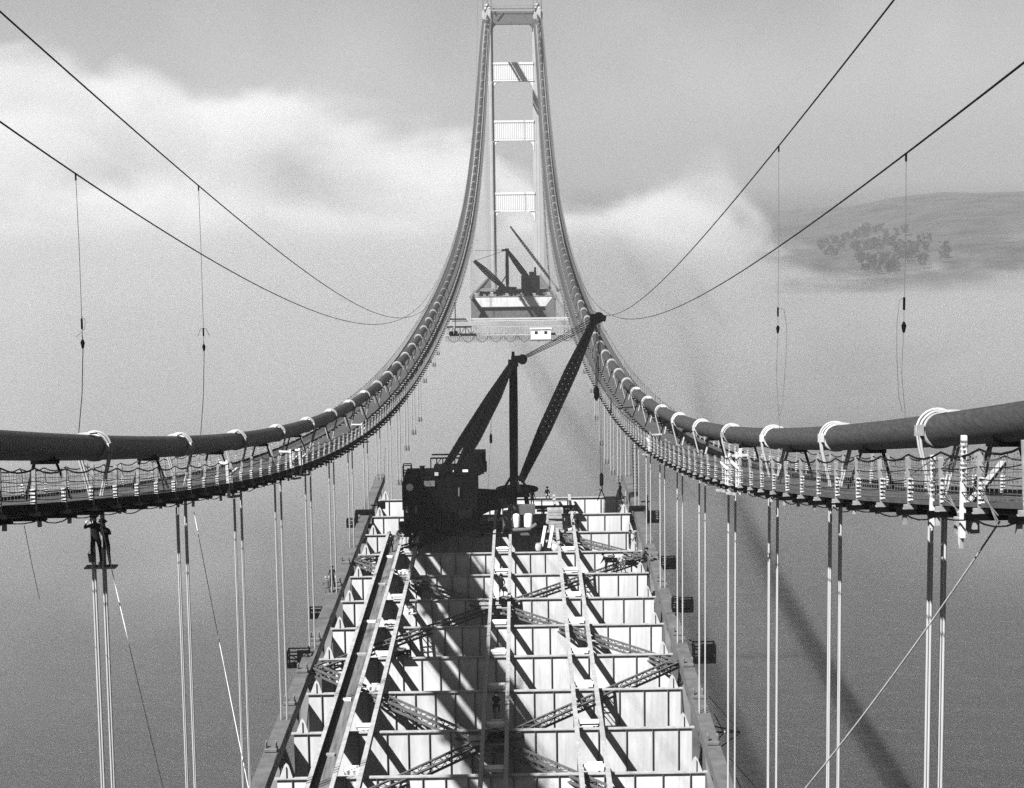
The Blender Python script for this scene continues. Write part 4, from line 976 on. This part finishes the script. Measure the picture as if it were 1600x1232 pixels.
def fogmesh(name, xs, ys, hf, dens, label, aniso=-.2, col=.8, nz=None):
    nx, ny = len(xs), len(ys); vs = []
    for y in ys:
        for x in xs: vs.append((x, y, .3 + max(0, hf(x, y))))
    for y in ys:
        for x in xs: vs.append((x, y, .25))
    B0 = nx * ny; fs = []
    for j in range(ny - 1):
        for i in range(nx - 1):
            a = j * nx + i; fs.append((a, a + 1, a + nx + 1, a + nx)); fs.append((B0 + a, B0 + a + nx, B0 + a + nx + 1, B0 + a + 1))
    for i in range(nx - 1):
        a = i; fs.append((a, B0 + a, B0 + a + 1, a + 1)); a = (ny - 1) * nx + i; fs.append((a, a + 1, B0 + a + 1, B0 + a))
    for j in range(ny - 1):
        a = j * nx; fs.append((a, a + nx, B0 + a + nx, B0 + a)); a = j * nx + nx - 1; fs.append((a, B0 + a, B0 + a + nx, a + nx))
    b = MB(); b.add(vs, fs, True); o = b.build(name, volume_mat(name, dens, aniso, col, nz)); return tag(o, label, 'fog', kind='stuff')
def sm(a, b, x):
    t = max(0, min(1, (x - a) / (b - a))); return t * t * (3 - 2 * t)
def fbm(x, y, z, s, o=4): return noise.fractal(Vector((x / s, y / s, z)), .9, 2.0, o)
def fogbox(name, lo, hi, build_h, dens, label, step, aniso, col, S, nscale, namp, nz_scale=(1, .8, 1.5)):
    """a box of fog whose density follows a soft height field broken up by noise"""
    m = bpy.data.materials.new(name); m.use_nodes = True; n = m.node_tree.nodes; l = m.node_tree.links; n.remove(n['Principled BSDF'])
    v = n.new('ShaderNodeVolumePrincipled'); v.inputs['Anisotropy'].default_value = aniso; v.inputs['Color'].default_value = (col, col, col, 1)
    geo = n.new('ShaderNodeNewGeometry'); sp_ = n.new('ShaderNodeSeparateXYZ'); l.new(geo.outputs['Position'], sp_.inputs[0])
    def mth(op, a, b_=None, c_=None, clamp=False):
        q = n.new('ShaderNodeMath'); q.operation = op; q.use_clamp = clamp
        for k_, val in enumerate((a, b_, c_)):
            if val is None: continue
            if isinstance(val, (int, float)): q.inputs[k_].default_value = val
            else: l.new(val, q.inputs[k_])
        return q.outputs[0]
    def ramp(val, a, b_, pts, top):
        r = n.new('ShaderNodeMapRange'); r.inputs['From Min'].default_value = a; r.inputs['From Max'].default_value = b_; l.new(val, r.inputs['Value'])
        cr = n.new('ShaderNodeValToRGB'); l.new(r.outputs[0], cr.inputs[0]); cr.color_ramp.interpolation = 'EASE'; e = cr.color_ramp.elements
        for k_, (p_, z_) in enumerate(pts):
            t_ = (p_ - a) / (b_ - a); el = e[k_] if k_ < 2 else e.new(t_); el.position = t_
        for el, (p_, z_) in zip(sorted(e, key=lambda q: q.position), sorted(pts)): g = z_ / top; el.color = (g, g, g, 1)
        return mth('MULTIPLY', cr.outputs[0], top)
    h = build_h(sp_.outputs[0], sp_.outputs[1], sp_.outputs[2], mth, ramp)
    mp = n.new('ShaderNodeMapping'); mp.inputs['Scale'].default_value = nz_scale; l.new(geo.outputs['Position'], mp.inputs[0])
    t = n.new('ShaderNodeTexNoise'); t.inputs['Scale'].default_value = 1 / nscale; t.inputs['Detail'].default_value = 3; t.inputs['Roughness'].default_value = .6; t.inputs['Distortion'].default_value = .5
    l.new(mp.outputs[0], t.inputs['Vector'])
    a = mth('DIVIDE', mth('SUBTRACT', h, sp_.outputs[2]), S); a = mth('MINIMUM', a, 1.6)
    a = mth('ADD', a, mth('MULTIPLY', mth('SUBTRACT', t.outputs[0], .5), namp))
    a = mth('MULTIPLY', a, 1.0, None, True); l.new(mth('MULTIPLY', mth('MULTIPLY', a, a), dens), v.inputs['Density'])
    l.new(v.outputs[0], n['Material Output'].inputs['Volume'])
    d = [hi[k_] - lo[k_] for k_ in range(3)]; m.cycles.volume_step_rate = step / (.1 * sum(d) / 3)
    c = [(hi[k_] + lo[k_]) / 2 for k_ in range(3)]
    o = MB().box(c, d).build(name, m); return tag(o, label, 'fog', kind='stuff')
PX = [-500, 0, 60, 120, 200, 260, 330, 450, 560, 650, 740, 800, 880, 950, 1000, 1080, 1140, 1200, 1300, 1700]
PY = [230, 195, 150, 118, 106, 108, 122, 158, 196, 218, 214, 262, 318, 318, 300, 308, 350, 410, 470, 480]
def h_bank(x, y, z, mth, ramp):
    pts = [((px_ - 812) / F_PX * 2000, max(0, CAM_Z + (262 - py_) / F_PX * 2000)) for px_, py_ in zip(PX, PY)]
    h = ramp(x, -1400, 900, [(-1400, 90)] + pts[1:-1] + [(900, 0)], 260)
    return mth('SUBTRACT', h, mth('MULTIPLY', mth('MAXIMUM', mth('SUBTRACT', 1700, y), 0), .28))
fogbox('fog_bank', (-1500, 1300, 1), (900, 2500, 290), h_bank, .016, 'bright billowing fog bank rising behind the tower on the left', 60, -.05, .80, 44, 165, 6.5)
def h_low(x, y, z, mth, ramp):
    h = ramp(y, 300, 1700, [(300, 0), (380, 6), (470, 20), (560, 32), (700, 54), (850, 80), (1000, 92), (1250, 92), (1450, 66), (1700, 0)], 110)
    r = mth('DIVIDE', mth('SUBTRACT', mth('DIVIDE', x, y), .06), .12); r = mth('MULTIPLY', r, 1.0, None, True)
    return mth('MULTIPLY', h, mth('SUBTRACT', 1.0, mth('MULTIPLY', r, .5)))
fogbox('low_fog', (-900, 300, .9), (820, 1700, 150), h_low, .0105, 'low drifting fog lying on the bay around the foot of the far tower', 55, .45, .92, 30, 120, 4.4)
def mist(x, y):
    h = np.interp(y, [185, 240, 330, 450, 600, 900, 1300, 1600], [0, 9, 26, 46, 56, 62, 50, 0])
    return h * (.5 + .5 * (1 - sm(-80, 60, x))) * (1 - .7 * sm(80, 400, x) * (1 - sm(300, 500, y))) * sm(-900, -700, x) * (1 - sm(900, 1100, x))
fogmesh('sea_mist', [-920 + i * 46 for i in range(45)], [170 + j * 30 for j in range(50)], mist, .0036, 'thin pale mist over the water under the bridge', .3, .75)
hzb = MB().box((0, 9000, 200), (24000, 19000, 402)).build('haze', volume_mat('haze', .00024, 0, .5)); hzb['kind'] = 'stuff'
tag(hzb, 'thin haze over the whole bay', 'haze')
